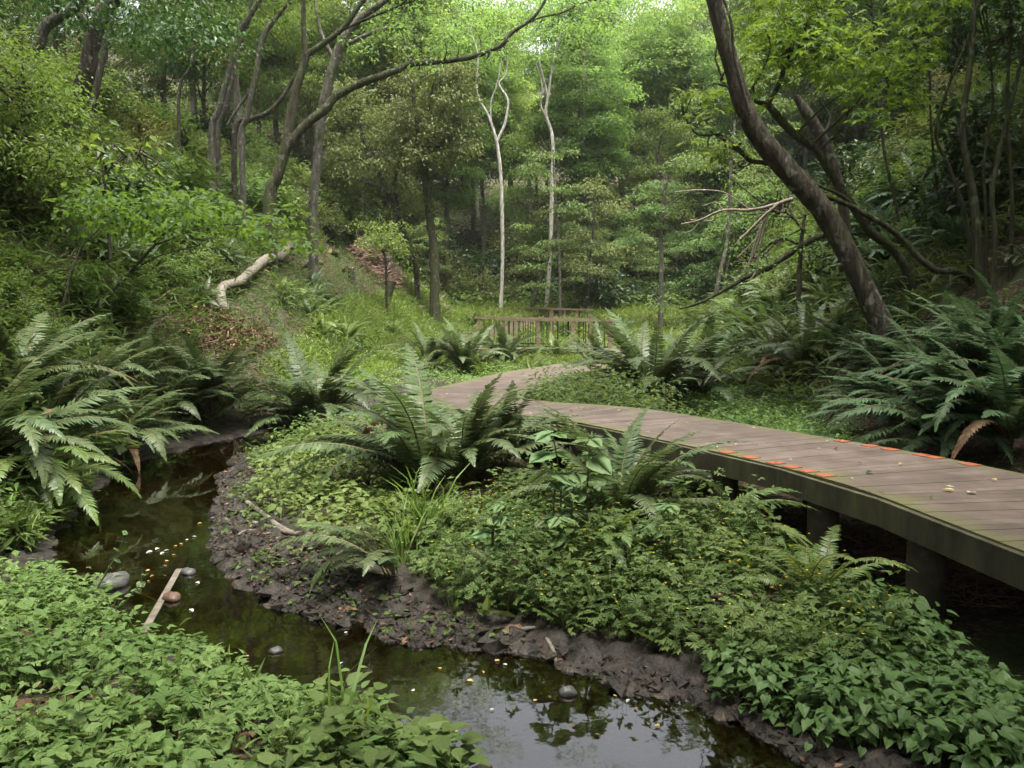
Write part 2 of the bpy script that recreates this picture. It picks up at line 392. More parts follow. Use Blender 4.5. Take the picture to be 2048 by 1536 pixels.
M['brownstone'] = solid_mat("brown_stone", [(.3, (.05, .028, .018)), (.7, (.13, .075, .05))], 9, .5, .4, 30)
M['soil'] = solid_mat("clay_soil", [(.3, (.05, .03, .02)), (.6, (.10, .06, .04)), (.8, (.16, .105, .07))], 8, .95, .8, 20, bdist=.05)

def deck_material():
    m, n, l = nt("weathered_deck")
    tc = n.new("ShaderNodeTexCoord"); oi = n.new("ShaderNodeObjectInfo")
    ac = n.new("ShaderNodeAttribute"); ac.attribute_name = "tint"         # 0..1 across the walkway
    nz = n.new("ShaderNodeTexNoise"); nz.inputs["Scale"].default_value = 3.2; nz.inputs["Detail"].default_value = 8; nz.inputs["Roughness"].default_value = .7
    l.new(tc.outputs["Object"], nz.inputs["Vector"])
    r = ramp(n, [(.25, (.05, .036, .028)), (.5, (.09, .066, .053)), (.75, (.14, .108, .088))]); l.new(nz.outputs[0], r.inputs[0])
    h = n.new("ShaderNodeHueSaturation"); mr = n.new("ShaderNodeMapRange"); mr.inputs[3].default_value = .82; mr.inputs[4].default_value = 1.14
    l.new(oi.outputs["Random"], mr.inputs[0]); l.new(mr.outputs[0], h.inputs["Value"]); l.new(r.outputs[0], h.inputs["Color"])
    # moss creeping in from the two edges
    s1 = n.new("ShaderNodeMath"); s1.operation = 'SUBTRACT'; s1.inputs[1].default_value = .5; l.new(ac.outputs["Fac"], s1.inputs[0])
    s2 = n.new("ShaderNodeMath"); s2.operation = 'ABSOLUTE'; l.new(s1.outputs[0], s2.inputs[0])
    n2 = n.new("ShaderNodeTexNoise"); n2.inputs["Scale"].default_value = 2.3; n2.inputs["Detail"].default_value = 6; l.new(tc.outputs["Object"], n2.inputs["Vector"])
    s3 = n.new("ShaderNodeMath"); s3.operation = 'MULTIPLY_ADD'; s3.inputs[1].default_value = .5; l.new(n2.outputs[0], s3.inputs[0]); l.new(s2.outputs[0], s3.inputs[2])
    mm = n.new("ShaderNodeMapRange"); mm.inputs[1].default_value = .60; mm.inputs[2].default_value = .78; l.new(s3.outputs[0], mm.inputs[0])
    mx = n.new("ShaderNodeMix"); mx.data_type = 'RGBA'; mx.inputs["B"].default_value = (.085, .085, .028, 1)
    l.new(mm.outputs[0], mx.inputs["Factor"]); l.new(h.outputs[0], mx.inputs["A"])
    # small pale specks of litter
    vo = n.new("ShaderNodeTexVoronoi"); vo.inputs["Scale"].default_value = 26; l.new(tc.outputs["Object"], vo.inputs["Vector"])
    sp = n.new("ShaderNodeMapRange"); sp.inputs[1].default_value = .10; sp.inputs[2].default_value = .06; l.new(vo.outputs["Distance"], sp.inputs[0])
    rr = n.new("ShaderNodeMath"); rr.operation = 'GREATER_THAN'; rr.inputs[1].default_value = .72
    sep = n.new("ShaderNodeSeparateColor"); l.new(vo.outputs["Color"], sep.inputs[0]); l.new(sep.outputs[0], rr.inputs[0])
    mu = n.new("ShaderNodeMath"); mu.operation = 'MULTIPLY'; l.new(sp.outputs[0], mu.inputs[0]); l.new(rr.outputs[0], mu.inputs[1])
    mx2 = n.new("ShaderNodeMix"); mx2.data_type = 'RGBA'; mx2.inputs["B"].default_value = (.27, .23, .17, 1)
    l.new(mu.outputs[0], mx2.inputs["Factor"]); l.new(mx.outputs["Result"], mx2.inputs["A"])
    p = n.new("ShaderNodeBsdfPrincipled"); p.inputs["Specular IOR Level"].default_value = .35; p.inputs["Roughness"].default_value = .62
    l.new(mx2.outputs["Result"], p.inputs["Base Color"])
    nb = n.new("ShaderNodeTexNoise"); nb.inputs["Scale"].default_value = 40; l.new(tc.outputs["Object"], nb.inputs["Vector"])
    b = n.new("ShaderNodeBump"); b.inputs["Strength"].default_value = .35; b.inputs["Distance"].default_value = .006
    l.new(nb.outputs[0], b.inputs["Height"]); l.new(b.outputs[0], p.inputs["Normal"])
    o = n.new("ShaderNodeOutputMaterial"); l.new(p.outputs[0], o.inputs[0])
    return m
M['deck'] = deck_material()
M['fascia'] = solid_mat("mossy_beam", [(.3, (.022, .02, .013)), (.5, (.045, .042, .024)), (.72, (.075, .078, .035))], 5, .85, .3, 30, (1, 1, .3))

def ground_material():
    m, n, l = nt("forest_floor")
    tc = n.new("ShaderNodeTexCoord"); at_ = n.new("ShaderNodeAttribute"); at_.attribute_name = "tint"     # 0 litter, 1 wet mud
    vo = n.new("ShaderNodeTexVoronoi"); vo.inputs["Scale"].default_value = 34; l.new(tc.outputs["Object"], vo.inputs["Vector"])
    sep = n.new("ShaderNodeSeparateColor"); l.new(vo.outputs["Color"], sep.inputs[0])
    r = ramp(n, [(0, (.014, .010, .006)), (.45, (.032, .022, .013)), (.8, (.065, .043, .026)), (1, (.13, .09, .058))]); l.new(sep.outputs[0], r.inputs[0])
    nz = n.new("ShaderNodeTexNoise"); nz.inputs["Scale"].default_value = 1.1; nz.inputs["Detail"].default_value = 6; l.new(tc.outputs["Object"], nz.inputs["Vector"])
    gr = n.new("ShaderNodeMapRange"); gr.inputs[1].default_value = .45; gr.inputs[2].default_value = .62; l.new(nz.outputs[0], gr.inputs[0])
    mg = n.new("ShaderNodeMix"); mg.data_type = 'RGBA'; mg.inputs["B"].default_value = (.028, .04, .012, 1)
    l.new(gr.outputs[0], mg.inputs["Factor"]); l.new(r.outputs[0], mg.inputs["A"])
    n2 = n.new("ShaderNodeTexNoise"); n2.inputs["Scale"].default_value = 14; n2.inputs["Detail"].default_value = 8; l.new(tc.outputs["Object"], n2.inputs["Vector"])
    r2 = ramp(n, [(.3, (.007, .006, .0045)), (.55, (.022, .0175, .013)), (.75, (.05, .04, .03))]); l.new(n2.outputs[0], r2.inputs[0])
    mx = n.new("ShaderNodeMix"); mx.data_type = 'RGBA'; l.new(at_.outputs["Fac"], mx.inputs["Factor"]); l.new(mg.outputs["Result"], mx.inputs["A"])
    sb = n.new("ShaderNodeMath"); sb.operation = 'SUBTRACT'; sb.inputs[1].default_value = 1; sb.use_clamp = True; l.new(at_.outputs["Fac"], sb.inputs[0])
    ms = n.new("ShaderNodeMix"); ms.data_type = 'RGBA'; l.new(sb.outputs[0], ms.inputs["Factor"]); l.new(r2.outputs[0], ms.inputs["A"])
    r3 = ramp(n, [(.3, (.035, .026, .015)), (.55, (.075, .056, .032)), (.75, (.12, .092, .055))]); l.new(n2.outputs[0], r3.inputs[0]); l.new(r3.outputs[0], ms.inputs["B"])
    l.new(ms.outputs["Result"], mx.inputs["B"]); cl = n.new("ShaderNodeClamp"); l.new(at_.outputs["Fac"], cl.inputs[0]); l.new(cl.outputs[0], mx.inputs["Factor"])
    p = n.new("ShaderNodeBsdfPrincipled"); l.new(mx.outputs["Result"], p.inputs["Base Color"]); p.inputs["Specular IOR Level"].default_value = .25
    ro = n.new("ShaderNodeFloatCurve"); cv = ro.mapping.curves[0]; cv.points[0].location = (0, .95); cv.points[1].location = (1, .2); cv.points.new(.5, .62); cv.points.new(.62, .3); ro.mapping.update()
    hv = n.new("ShaderNodeMath"); hv.operation = 'MULTIPLY'; hv.inputs[1].default_value = .5; l.new(at_.outputs["Fac"], hv.inputs[0]); l.new(hv.outputs[0], ro.inputs["Value"]); l.new(ro.outputs[0], p.inputs["Roughness"])
    n3 = n.new("ShaderNodeTexNoise"); n3.inputs["Scale"].default_value = 24; n3.inputs["Detail"].default_value = 6; l.new(tc.outputs["Object"], n3.inputs["Vector"])
    b = n.new("ShaderNodeBump"); b.inputs["Strength"].default_value = .8; b.inputs["Distance"].default_value = .04
    l.new(n3.outputs[0], b.inputs["Height"]); l.new(b.outputs[0], p.inputs["Normal"])
    o = n.new("ShaderNodeOutputMaterial"); l.new(p.outputs[0], o.inputs[0])
    return m
M['ground'] = ground_material()

def water_material():
    m, n, l = nt("stream_water")
    tc = n.new("ShaderNodeTexCoord")
    n1 = n.new("ShaderNodeTexNoise"); n1.inputs["Scale"].default_value = 5; n1.inputs["Detail"].default_value = 3; l.new(tc.outputs["Object"], n1.inputs["Vector"])
    b = n.new("ShaderNodeBump"); b.inputs["Strength"].default_value = .06; b.inputs["Distance"].default_value = .02; l.new(n1.outputs[0], b.inputs["Height"])
    t = n.new("ShaderNodeBsdfTransparent"); t.inputs[0].default_value = (.27, .21, .125, 1)
    g = n.new("ShaderNodeBsdfGlossy"); g.inputs["Roughness"].default_value = .03; g.inputs["Color"].default_value = (1, 1, 1, 1); l.new(b.outputs[0], g.inputs["Normal"])
    f = n.new("ShaderNodeFresnel"); f.inputs["IOR"].default_value = 1.8; l.new(b.outputs[0], f.inputs["Normal"])
    mx = n.new("ShaderNodeMixShader"); l.new(f.outputs[0], mx.inputs[0]); l.new(t.outputs[0], mx.inputs[1]); l.new(g.outputs[0], mx.inputs[2])
    o = n.new("ShaderNodeOutputMaterial"); l.new(mx.outputs[0], o.inputs[0])
    return m
M['water'] = water_material()

# ------------------------------------------------------------------ the setting: ground and water
def axis(segs):
    out = []
    for a, b, st in segs: out.append(np.arange(a, b - 1e-9, st))
    out.append([segs[-1][1]]); return np.concatenate(out)
gx = axis([(-70, -20, 2.5), (-20, -8, .5), (-8, -4.5, .16), (-4.5, 2.2, .035), (2.2, 8, .16), (8, 20, .5), (20, 70, 2.5)])
gy = axis([(-30, 0, 2.5), (0, 2.4, .3), (2.4, 8.6, .035), (8.6, 16, .16), (16, 40, .5), (40, 160, 2)])
X, Y = np.meshgrid(gx, gy)
Z = ground(X, Y)
st = stream_t(X, Y)
mudw = np.interp(st, [-.3, -.08, .0, .5, .95], [2, 1.5, 1, .9, 0])
mud_side = np.clip((X + .9 * (Y - 4.5) * .0 + 20) , 0, 1)
clod = np.zeros_like(X)
for k in range(9):
    a_, b_ = RNG.uniform(0, 6.28, 2); f_ = RNG.uniform(9, 30); d_ = RNG.uniform(0, 6.28)
    clod += np.sin(f_ * (X * math.cos(d_) + Y * math.sin(d_)) + a_ + 1.5 * np.sin(7 * X + b_) * np.sin(6 * Y))
clod = np.abs(clod) * .010 + RNG.uniform(-.009, .009, X.shape)
Z = Z + clod * np.clip(mudw, 0, 1) * (st > -.05)
mb = MB()
ny, nx = X.shape
i, j = np.meshgrid(np.arange(ny - 1), np.arange(nx - 1), indexing='ij')
q = i * nx + j
mb.add(np.stack([X, Y, Z], -1).reshape(-1, 3), np.stack([q, q + 1, q + nx + 1, q + nx], -1).reshape(-1, 4), mudw.ravel())
tag(obj("ground", mb.mesh("ground", M['ground'], True)), "brown leaf littered valley floor with wet mud along the stream and steep wooded sides", kind="structure")

mb = MB()
P = spline(STREAM, 90); tn = np.gradient(P[:, :2], axis=0); tn /= np.linalg.norm(tn, axis=1)[:, None]
nr = np.column_stack([-tn[:, 1], tn[:, 0]])
w = P[:, 2] + .35
L_ = P[:, :2] + nr * w[:, None]; R_ = P[:, :2] - nr * w[:, None]
V = np.vstack([np.column_stack([L_, np.full(90, WATER_Z)]), np.column_stack([R_, np.full(90, WATER_Z)])])
qi = np.arange(89)
mb.add(V, np.stack([qi + 90, qi + 91, qi + 1, qi], -1))
tag(obj("stream_water", mb.mesh("stream_water", M['water'])), "shallow brown stream winding below the plants and reflecting the sky", kind="structure")

mb = MB(); box(mb, -72, 72, -32, 165, -1.6, 62); hz = obj("haze", mb.mesh("haze", []))
hm, hn, hl = nt("pale_haze")
pv = hn.new("ShaderNodeVolumePrincipled"); pv.inputs["Color"].default_value = (.92, .96, .93, 1); pv.inputs["Density"].default_value = .00025; pv.inputs["Anisotropy"].default_value = .2
ho = hn.new("ShaderNodeOutputMaterial"); hl.new(pv.outputs[0], ho.inputs["Volume"]); hz.data.materials.append(hm)
tag(hz, "thin pale haze in the valley air", kind="stuff")

# ------------------------------------------------------------------ boardwalk
DECK = .45
CL = np.array([(3.95, .2), (3.62, 2.0), (3.28, 4.05), (3.02, 5.75), (2.3, 7.42), (1.10, 9.55), (.10, 10.3), (-.62, 11.3), (-.55, 12.7), (-.15, 14.2), (.45, 16.3), (1.3, 18.4), (2.5, 21.3), (3.7, 24.5), (4.2, 27.3),
               (3.4, 29.6), (1.0, 30.2), (-2.0, 30.6), (-3.2, 32), (-2.6, 35), (-.6, 39), (1.6, 43), (4, 47)])
c = spline(CL, 1200)
sl_ = np.concatenate([[0], np.cumsum(np.linalg.norm(np.diff(c, axis=0), axis=1))])
def deck_at(s):
    p = np.array([np.interp(s, sl_, c[:, 0]), np.interp(s, sl_, c[:, 1])])
    q_ = np.array([np.interp(s + .25, sl_, c[:, 0]) - np.interp(s - .25, sl_, c[:, 0]), np.interp(s + .25, sl_, c[:, 1]) - np.interp(s - .25, sl_, c[:, 1])])
    q_ /= np.linalg.norm(q_); return p, q_, np.array([-q_[1], q_[0]])
def deck_z(y): return DECK + .35 * float(sstep(31, 44, y)) + .25 * float(sstep(38, 47, y))
HALF = .76
S_NEAR = float(np.interp(20.5, c[:600, 1], sl_[:600]))
walk = thing("boardwalk", "curving brown plank boardwalk with mossy edges raised on posts above the stream side", "boardwalk", (0, 0, 0))
PW, GAP = .10, .003
def plank(mb, s, dz=0, tint=True, h=.035):
    (p0, t0, n0), (p1, t1, n1) = deck_at(s), deck_at(s + PW - GAP)
    z = deck_z(p0[1]) + dz
    co = [p0 + n0 * HALF, p0 - n0 * HALF, p1 - n1 * HALF, p1 + n1 * HALF]
    V = np.array([(x, y, z - h) for x, y in co] + [(x, y, z) for x, y in co])
    mb.add(V, np.array([(0, 3, 2, 1), (4, 5, 6, 7), (0, 1, 5, 4), (1, 2, 6, 5), (2, 3, 7, 6), (3, 0, 4, 7)]), [0, 1, 1, 0, 0, 1, 1, 0])
s = 0.0
while s < S_NEAR:
    mb = MB(); plank(mb, s, RNG.uniform(-.0012, .0012)); o = obj("plank", mb.mesh("plank", M['deck']), walk); s += PW
mb = MB()
while s < sl_[-1] - .3: plank(mb, s, RNG.uniform(-.0012, .0012)); s += PW
tag(obj("far_planking", mb.mesh("far_planking", M['deck']), walk), kind="stuff")
# side beams: straight lengths butted end to end, 12 mm under the plank tops
for side in (1, -1):
    s = 0.0
    while s < sl_[-1] - 1.2:
        e = min(s + 1.25, sl_[-1] - .3)
        mb = MB()
        rows = []
        for ss in (s, e):
            p, t, n_ = deck_at(ss); z = deck_z(p[1]) - .013
            o_, i_ = p + side * n_ * (HALF + .045), p + side * n_ * (HALF + .002)
            rows.append([(*i_, z - .17), (*o_, z - .17), (*o_, z), (*i_, z)])
        V = np.array(rows).reshape(-1, 3); F = []
        for k in range(1):
            for a, b in ((0, 1), (1, 2), (2, 3), (3, 0)): F.append((k * 4 + a, k * 4 + b, k * 4 + 4 + b, k * 4 + 4 + a))
        F += [(3, 2, 1, 0), (4, 5, 6, 7)]
        mb.add(V, np.array(F)); obj("side_beam", mb.mesh("side_beam", M['fascia']), walk)
        s = e + .008
# posts with a cap plate under both edges
mb = MB(); tube(mb, A((0, 0, -1.0), (0, 0, 0)), [.115, .115], 14, 3, .0); ME_POST = mb.mesh("support_post", M['concrete'], True)
mb = MB(); box(mb, -.16, .16, -.13, .13, -.05, -.002); box(mb, -.05, .05, -1.24, .14, 0, .09); ME_CAP = mb.mesh("cap_plate", M['fascia'])
s = float(np.interp(4.98, c[:600, 1], sl_[:600])) - 2.4
while s < 26:
    p, t, n_ = deck_at(s); an = math.atan2(n_[1], n_[0]) - math.pi / 2
    for side in (1, -1):
        q_ = p + side * n_ * .56
        po = obj("support_post", ME_POST, walk, (q_[0], q_[1], DECK - .035 - .09 - .03))
        if side == 1: obj("cap_plate", ME_CAP, po, (0, 0, .05), (0, 0, an))
        else:
            pass
    s += 1.2
# orange paint marks on the plank ends
def nearest_s(x, y):
    k = np.argmin(np.hypot(c[:700, 0] - x, c[:700, 1] - y)); return sl_[k]
for px, py, side in [(1440, 909, 1), (1508, 918, 1), (1556, 928, 1), (1598, 937, 1), (1628, 946, 1), (1660, 957, 1), (1716, 885, -1), (1768, 893, -1), (1822, 902, -1), (1868, 910, -1), (1908, 918, -1), (1956, 928, -1), (1000, 787, -1)]:
    w_ = on_z(px, py, DECK); ss = round(nearest_s(w_[0], w_[1]) / PW) * PW + .012
    (p0, t0, n0), (p1, t1, n1) = deck_at(ss), deck_at(ss + .115)
    mb = MB(); V = []
    for z in (DECK + .001, DECK + .005):
        for p, n_, r_ in ((p0, n0, HALF - .01), (p0, n0, HALF - .13), (p1, n1, HALF - .13 + .01), (p1, n1, HALF - .01)):
            x_, y_ = p + side * n_ * r_; V.append((x_, y_, z))
    mb.add(A(*V), np.array([(0, 3, 2, 1), (4, 5, 6, 7), (0, 1, 5, 4), (1, 2, 6, 5), (2, 3, 7, 6), (3, 0, 4, 7)]))
    obj("orange_mark", mb.mesh("orange_mark", M['orange']), walk)

# railings of the far bridge section
mb = MB(); box(mb, -.065, .065, -.065, .065, 0, 1); ME_RP = mb.mesh("rail_post", M['rail'])
mb = MB(); tube(mb, A((0, 0, 0), (0, 0, 1)), [.017, .017], 6, 2, 0); ME_BAL = mb.mesh("baluster", M['bar'])
def railing(pts, label, over=.18, nb=6, base_drop=0.0):
    """pts: list of post bases (x, y, z of the rail top)"""
    pts = [np.array(p, float) for p in pts]
    t = thing("railing", label, "railing", (pts[0][0], pts[0][1], pts[0][2] - 1.1), group="railings of the far boardwalk")
    o0 = np.array([pts[0][0], pts[0][1], pts[0][2] - 1.1])
    d = (pts[-1] - pts[0]); L = np.linalg.norm(d); d = d / L; an = math.atan2(d[1], d[0])
    mb = MB(); box(mb, -over, L + over, -.085, .085, 0, .085); r = obj("top_rail", mb.mesh("top_rail", M['rail']), t, (0, 0, 1.06), (0, -math.asin(d[2]), an))
    mb = MB(); box(mb, 0, L, -.022, .022, 0, .045); obj("bottom_rail", mb.mesh("bottom_rail", M['bar']), t, (0, 0, .10), (0, -math.asin(d[2]), an))
    for p in pts: obj("rail_post", ME_RP, t, tuple(p - o0 - (0, 0, 1.4)), (0, 0, an), (1, 1, 1.358))
    for a, b in zip(pts[:-1], pts[1:]):
        for k in range(1, nb + 1):
            p = a + (b - a) * k / (nb + 1) - o0
            obj("baluster", ME_BAL, t, (p[0], p[1], p[2] - 1.1 + .142), (0, 0, 0), (1, 1, .915))
def rp(px, py, Y): return at(px, py, Y)
railing([rp(1007, 639, 29.3), rp(1076, 640, 29.3), rp(1146, 641, 29.3), rp(1220, 641, 29.3)], "long brown boardwalk railing with black balusters, front one of the crossing pair", nb=6)
railing([rp(958, 635.5, 31.1), rp(1029, 636.5, 31.1), rp(1104, 638, 31.1), rp(1182, 639, 31.1)], "long brown boardwalk railing with black balusters, rear one of the crossing pair", nb=6)
railing([rp(1053, 616, 46), rp(1079, 617, 45.2), rp(1102, 617.5, 44.4)], "short brown railing section farthest up the path, under the pale leaning trunk", over=.1, nb=7)
railing([rp(1106, 618, 43.8), rp(1131, 618.5, 43.2), rp(1156, 619, 42.6), rp(1181, 620, 42)], "upper brown railing section rising behind the long crossing railings", over=.1, nb=7)

# ------------------------------------------------------------------ plants: prototypes
def frond_mesh(name, L, th0, th1, W, npairs, mat, detail=True, curl=0.0, side=0.0):
    """one pinnate fern frond growing along +y from the origin"""
    mb = MB(); n = 24
    s = np.linspace(0, 1, n); th = np.radians(th0 + (th1 - th0) * s ** 1.25)
    dy, dz = np.cos(th), np.sin(th)
    y = np.concatenate([[0], np.cumsum((dy[1:] + dy[:-1]) / 2)]) * L / (n - 1); z = np.concatenate([[0], np.cumsum((dz[1:] + dz[:-1]) / 2)]) * L / (n - 1)
    x = side * L * s ** 2
    C = np.column_stack([x, y, z])
    tube(mb, C[::3 if detail else 6], np.linspace(.006, .0018, len(C[::3 if detail else 6])) * (L / .9), 4, None, 0, .5, 1, False)
    ss = np.linspace(.14, .995, npairs)
    pos = np.column_stack([np.interp(ss, s, C[:, k]) for k in range(3)]); tt = np.interp(ss, s, th)
    prof = np.clip(np.sin(np.pi * np.clip((ss - .05) / .97, 0, 1) ** .85), .0, 1) ** .75
    prof = np.where(ss > .9, prof * .9, prof)
    tv, tf = (A((0, -.045, 0), (0, .045, 0), (.45, -.065, -.01), (.45, .065, -.01), (.8, .02, -.06), (1, .06, -.12)), np.array([(0, 2, 1), (1, 2, 3), (2, 4, 3), (4, 5, 3)])) if detail else \
             (A((0, 0, 0), (.4, -.09, 0), (.4, .09, 0), (1, .05, -.1)), np.array([(0, 1, 2), (1, 3, 2)]))
    for sd in (-1, 1):
        k = len(ss)
        fwd = np.radians(RNG.normal(16, 4, k) + 26 * ss ** 3); roll = RNG.normal(0, .12, k) - .12
        # local frame: e1 outwards, e2 along the rachis, e3 normal
        t_ = np.column_stack([np.zeros(k), np.cos(tt), np.sin(tt)]); nn = np.column_stack([np.zeros(k), -np.sin(tt), np.cos(tt)])
        o_ = np.column_stack([np.full(k, float(sd)), np.zeros(k), np.zeros(k)])
        e1 = o_ * np.cos(fwd)[:, None] + t_ * np.sin(fwd)[:, None]; e2 = t_ * np.cos(fwd)[:, None] - o_ * np.sin(fwd)[:, None]
        e1r = e1 * np.cos(roll)[:, None] + nn * np.sin(roll)[:, None]; nr_ = nn * np.cos(roll)[:, None] - e1 * np.sin(roll)[:, None]
        Rm = np.stack([e1r, e2 * 1.0, nr_], -1)
        sc = W * prof * RNG.uniform(.92, 1.05, k)
        # pinna width follows the spacing
        wid = (L * .86 / npairs) / np.maximum(sc, 1e-3) / .13 * 1.02
        tvn = np.repeat(tv[None], k, 0).copy(); tvn[:, :, 1] *= wid[:, None]
        V = np.einsum('nij,nkj->nki', Rm, tvn) * sc[:, None, None] + pos[:, None, :]
        F = (tf[None] + (np.arange(k) * len(tv))[:, None, None]).reshape(-1, 3)
        mb.add(V.reshape(-1, 3), F, np.repeat(np.clip(RNG.normal(.5, .16, k), 0, 1), len(tv)))
    return mb.mesh(name, [mat, M['rachis']])

FR = {}
def fronds(kind):
    if kind not in FR:
        mat = {'g': M['fern'], 'l': M['fernlight'], 'd': M['ferndark']}[kind]
        FR[kind] = [frond_mesh("frond", 1.0, a, b, .105, 44, mat, True, 0, sd) for a, b, sd in
                    [(82, 28, .03), (78, 5, -.10), (72, -18, .12), (64, -35, -.08), (55, -48, .14), (70, -5, -.16), (48, -30, .05), (74, 12, .15), (66, -60, -.12), (40, -10, .1)]]
    return FR[kind]

FRDRY = [frond_mesh("frond", 1.0, a, b, .06, 34, M['dryleaf']) for a, b in [(45, -60), (58, -75)]]
def fern(px, py, size, kind, nfr, label, group=None, droop=0.5, arc=None, base=None):
    """individual fern: empty > fronds"""
    p = G(px, py) if base is None else np.array(base, float)
    t = thing("fern", label, "fern", (p[0], p[1], p[2] - .02), RNG.uniform(0, 6.28) if arc is None else 0, group)
    fr = fronds(kind)
    for k in range(nfr):
        inner = k < nfr * (1 - droop)
        me = fr[RNG.choice([0, 1, 5, 7])] if inner else fr[RNG.choice([2, 3, 4, 5, 6, 8, 9])]
        az = (k / nfr * 2 * math.pi * 2.0 + RNG.normal(0, .25)) if arc is None else math.radians(RNG.uniform(*arc)) - math.pi / 2
        s_ = size * RNG.uniform(.78, 1.12)
        if k % 29 == 11: me = FRDRY[RNG.integers(2)]
        obj("frond", me, t, (RNG.normal(0, .03), RNG.normal(0, .03), 0), (RNG.normal(0, .10), RNG.normal(0, .12), az), (s_ * RNG.uniform(.9, 1.2), s_, s_))
    return t

def fern_clump_mesh(kind, nfr):
    """whole small fern in one mesh, for distances where single fronds blur"""
    mb = MB()
    mat = {'g': M['fern'], 'l': M['fernlight'], 'd': M['ferndark']}[kind]
    src = [frond_mesh("far_frond", 1.0, a, b, .10, 34, mat, False) for a, b in [(80, 10), (70, -15), (58, -40), (50, -30)]]
    dat = []
    for me in src:
        V = np.empty(len(me.vertices) * 3); me.vertices.foreach_get("co", V); V = V.reshape(-1, 3)
        T = np.empty(len(me.vertices)); me.attributes["tint"].data.foreach_get("value", T)
        F3 = np.array([tuple(p.vertices) for p in me.polygons if len(p.vertices) == 3 and p.material_index == 0])
        dat.append((V, T, F3))
    for k in range(nfr):
        V, T, F3 = dat[RNG.integers(4)]
        Rm = rotm(np.array([k / nfr * 12.57 + RNG.normal(0, .3)]), RNG.normal(0, .1, 1), RNG.normal(0, .1, 1))[0]
        mb.add(V @ Rm.T * RNG.uniform(.75, 1.1), F3, np.clip(T + RNG.normal(0, .12), 0, 1))
    return mb.mesh("fern_clump", mat)

def shrub_mesh(name, mat, n=1600, h=1.0, r=.8, leaf=(.06, .11), tpl=KITE, shoots=40, flat=.4, stems=True):
    """leafy mound: shoots carrying leaves toward their ends"""
    mb = MB()
    az = RNG.uniform(0, 6.28, shoots); el = np.arcsin(RNG.uniform(.12, 1, shoots)); rr = RNG.uniform(.55, 1.0, shoots)
    tips = np.column_stack([np.cos(az) * np.cos(el) * r * rr, np.sin(az) * np.cos(el) * r * rr, np.sin(el) * h * rr])
    k = RNG.integers(0, shoots, n); u = RNG.beta(3.2, 1.3, n)
    pos = tips[k] * u[:, None] + RNG.normal(0, .075 * r, (n, 3)); pos[:, 2] = np.abs(pos[:, 2])
    out = np.arctan2(pos[:, 1], pos[:, 0]) - math.pi / 2 + RNG.normal(0, .9, n)
    Rm = rotm(out, RNG.normal(-.15, flat, n), RNG.normal(0, flat, n))
    tint = np.clip(RNG.normal(.5, .2, n) + RNG.normal(0, .12, shoots)[k], 0, 1)
    scatter(mb, tpl, pos, Rm, RNG.uniform(leaf[0], leaf[1], n), tint)
    if stems:
        for q in range(0, shoots, 3): tube(mb, np.array([(0, 0, 0), tips[q] * .5 + (0, 0, .05 * h), tips[q]]), [.014, .009, .003], 4, 5, 0, .5, 1, False)
    return mb.mesh(name, [mat, M['twig']])

def sasa_mesh(name, mat, n=700, h=.9, r=.7):
    """dwarf bamboo / arching grass tuft"""
    mb = MB()
    ns = 60; az = RNG.uniform(0, 6.28, ns); rr = np.sqrt(RNG.uniform(0, 1, ns)) * r * .6; hh = RNG.uniform(.5, 1, ns) * h
    base = np.column_stack([np.cos(az) * rr, np.sin(az) * rr, np.zeros(ns)])
    lean = RNG.uniform(0, 6.28, ns)
    k = RNG.integers(0, ns, n); u = RNG.uniform(.35, 1, n)
    pos = base[k] + np.column_stack([np.cos(lean[k]) * .35 * u ** 2 * h, np.sin(lean[k]) * .35 * u ** 2 * h, hh[k] * u])
    Rm = rotm(lean[k] - math.pi / 2 + RNG.normal(0, 1.0, n), RNG.normal(-.05, .35, n), RNG.normal(0, .4, n))
    scatter(mb, NARROW, pos, Rm, RNG.uniform(.13, .24, n), np.clip(RNG.normal(.5, .22, n), 0, 1))
    return mb.mesh(name, mat)

def sprays(mb, C, Rr, n, leaf, flat=.16, tpl=KITE, tint0=.5, droop=.25, mat=0, per=None):
    """flattened leaf sprays at centres C with radii Rr; n leaves per square metre of spray"""
    for cc, r in zip(C, Rr):
        k = int(n * r * r) if per is None else per
        a = RNG.uniform(0, 6.28, k); d = np.sqrt(RNG.uniform(0, 1, k)) * r * RNG.uniform(.75, 1.15, k)
        pos = np.column_stack([np.cos(a) * d, np.sin(a) * d, RNG.normal(0, flat * r, k) - droop * d * d / max(r, .01)]) + cc
        Rm = rotm(a - math.pi / 2 + RNG.normal(0, .9, k), RNG.normal(-.45, .45, k), RNG.normal(0, .4, k))
        scatter(mb, tpl, pos, Rm, RNG.uniform(leaf * .7, leaf * 1.25, k), np.clip(RNG.normal(tint0, .18, k) + RNG.normal(0, .1), 0, 1), mat)

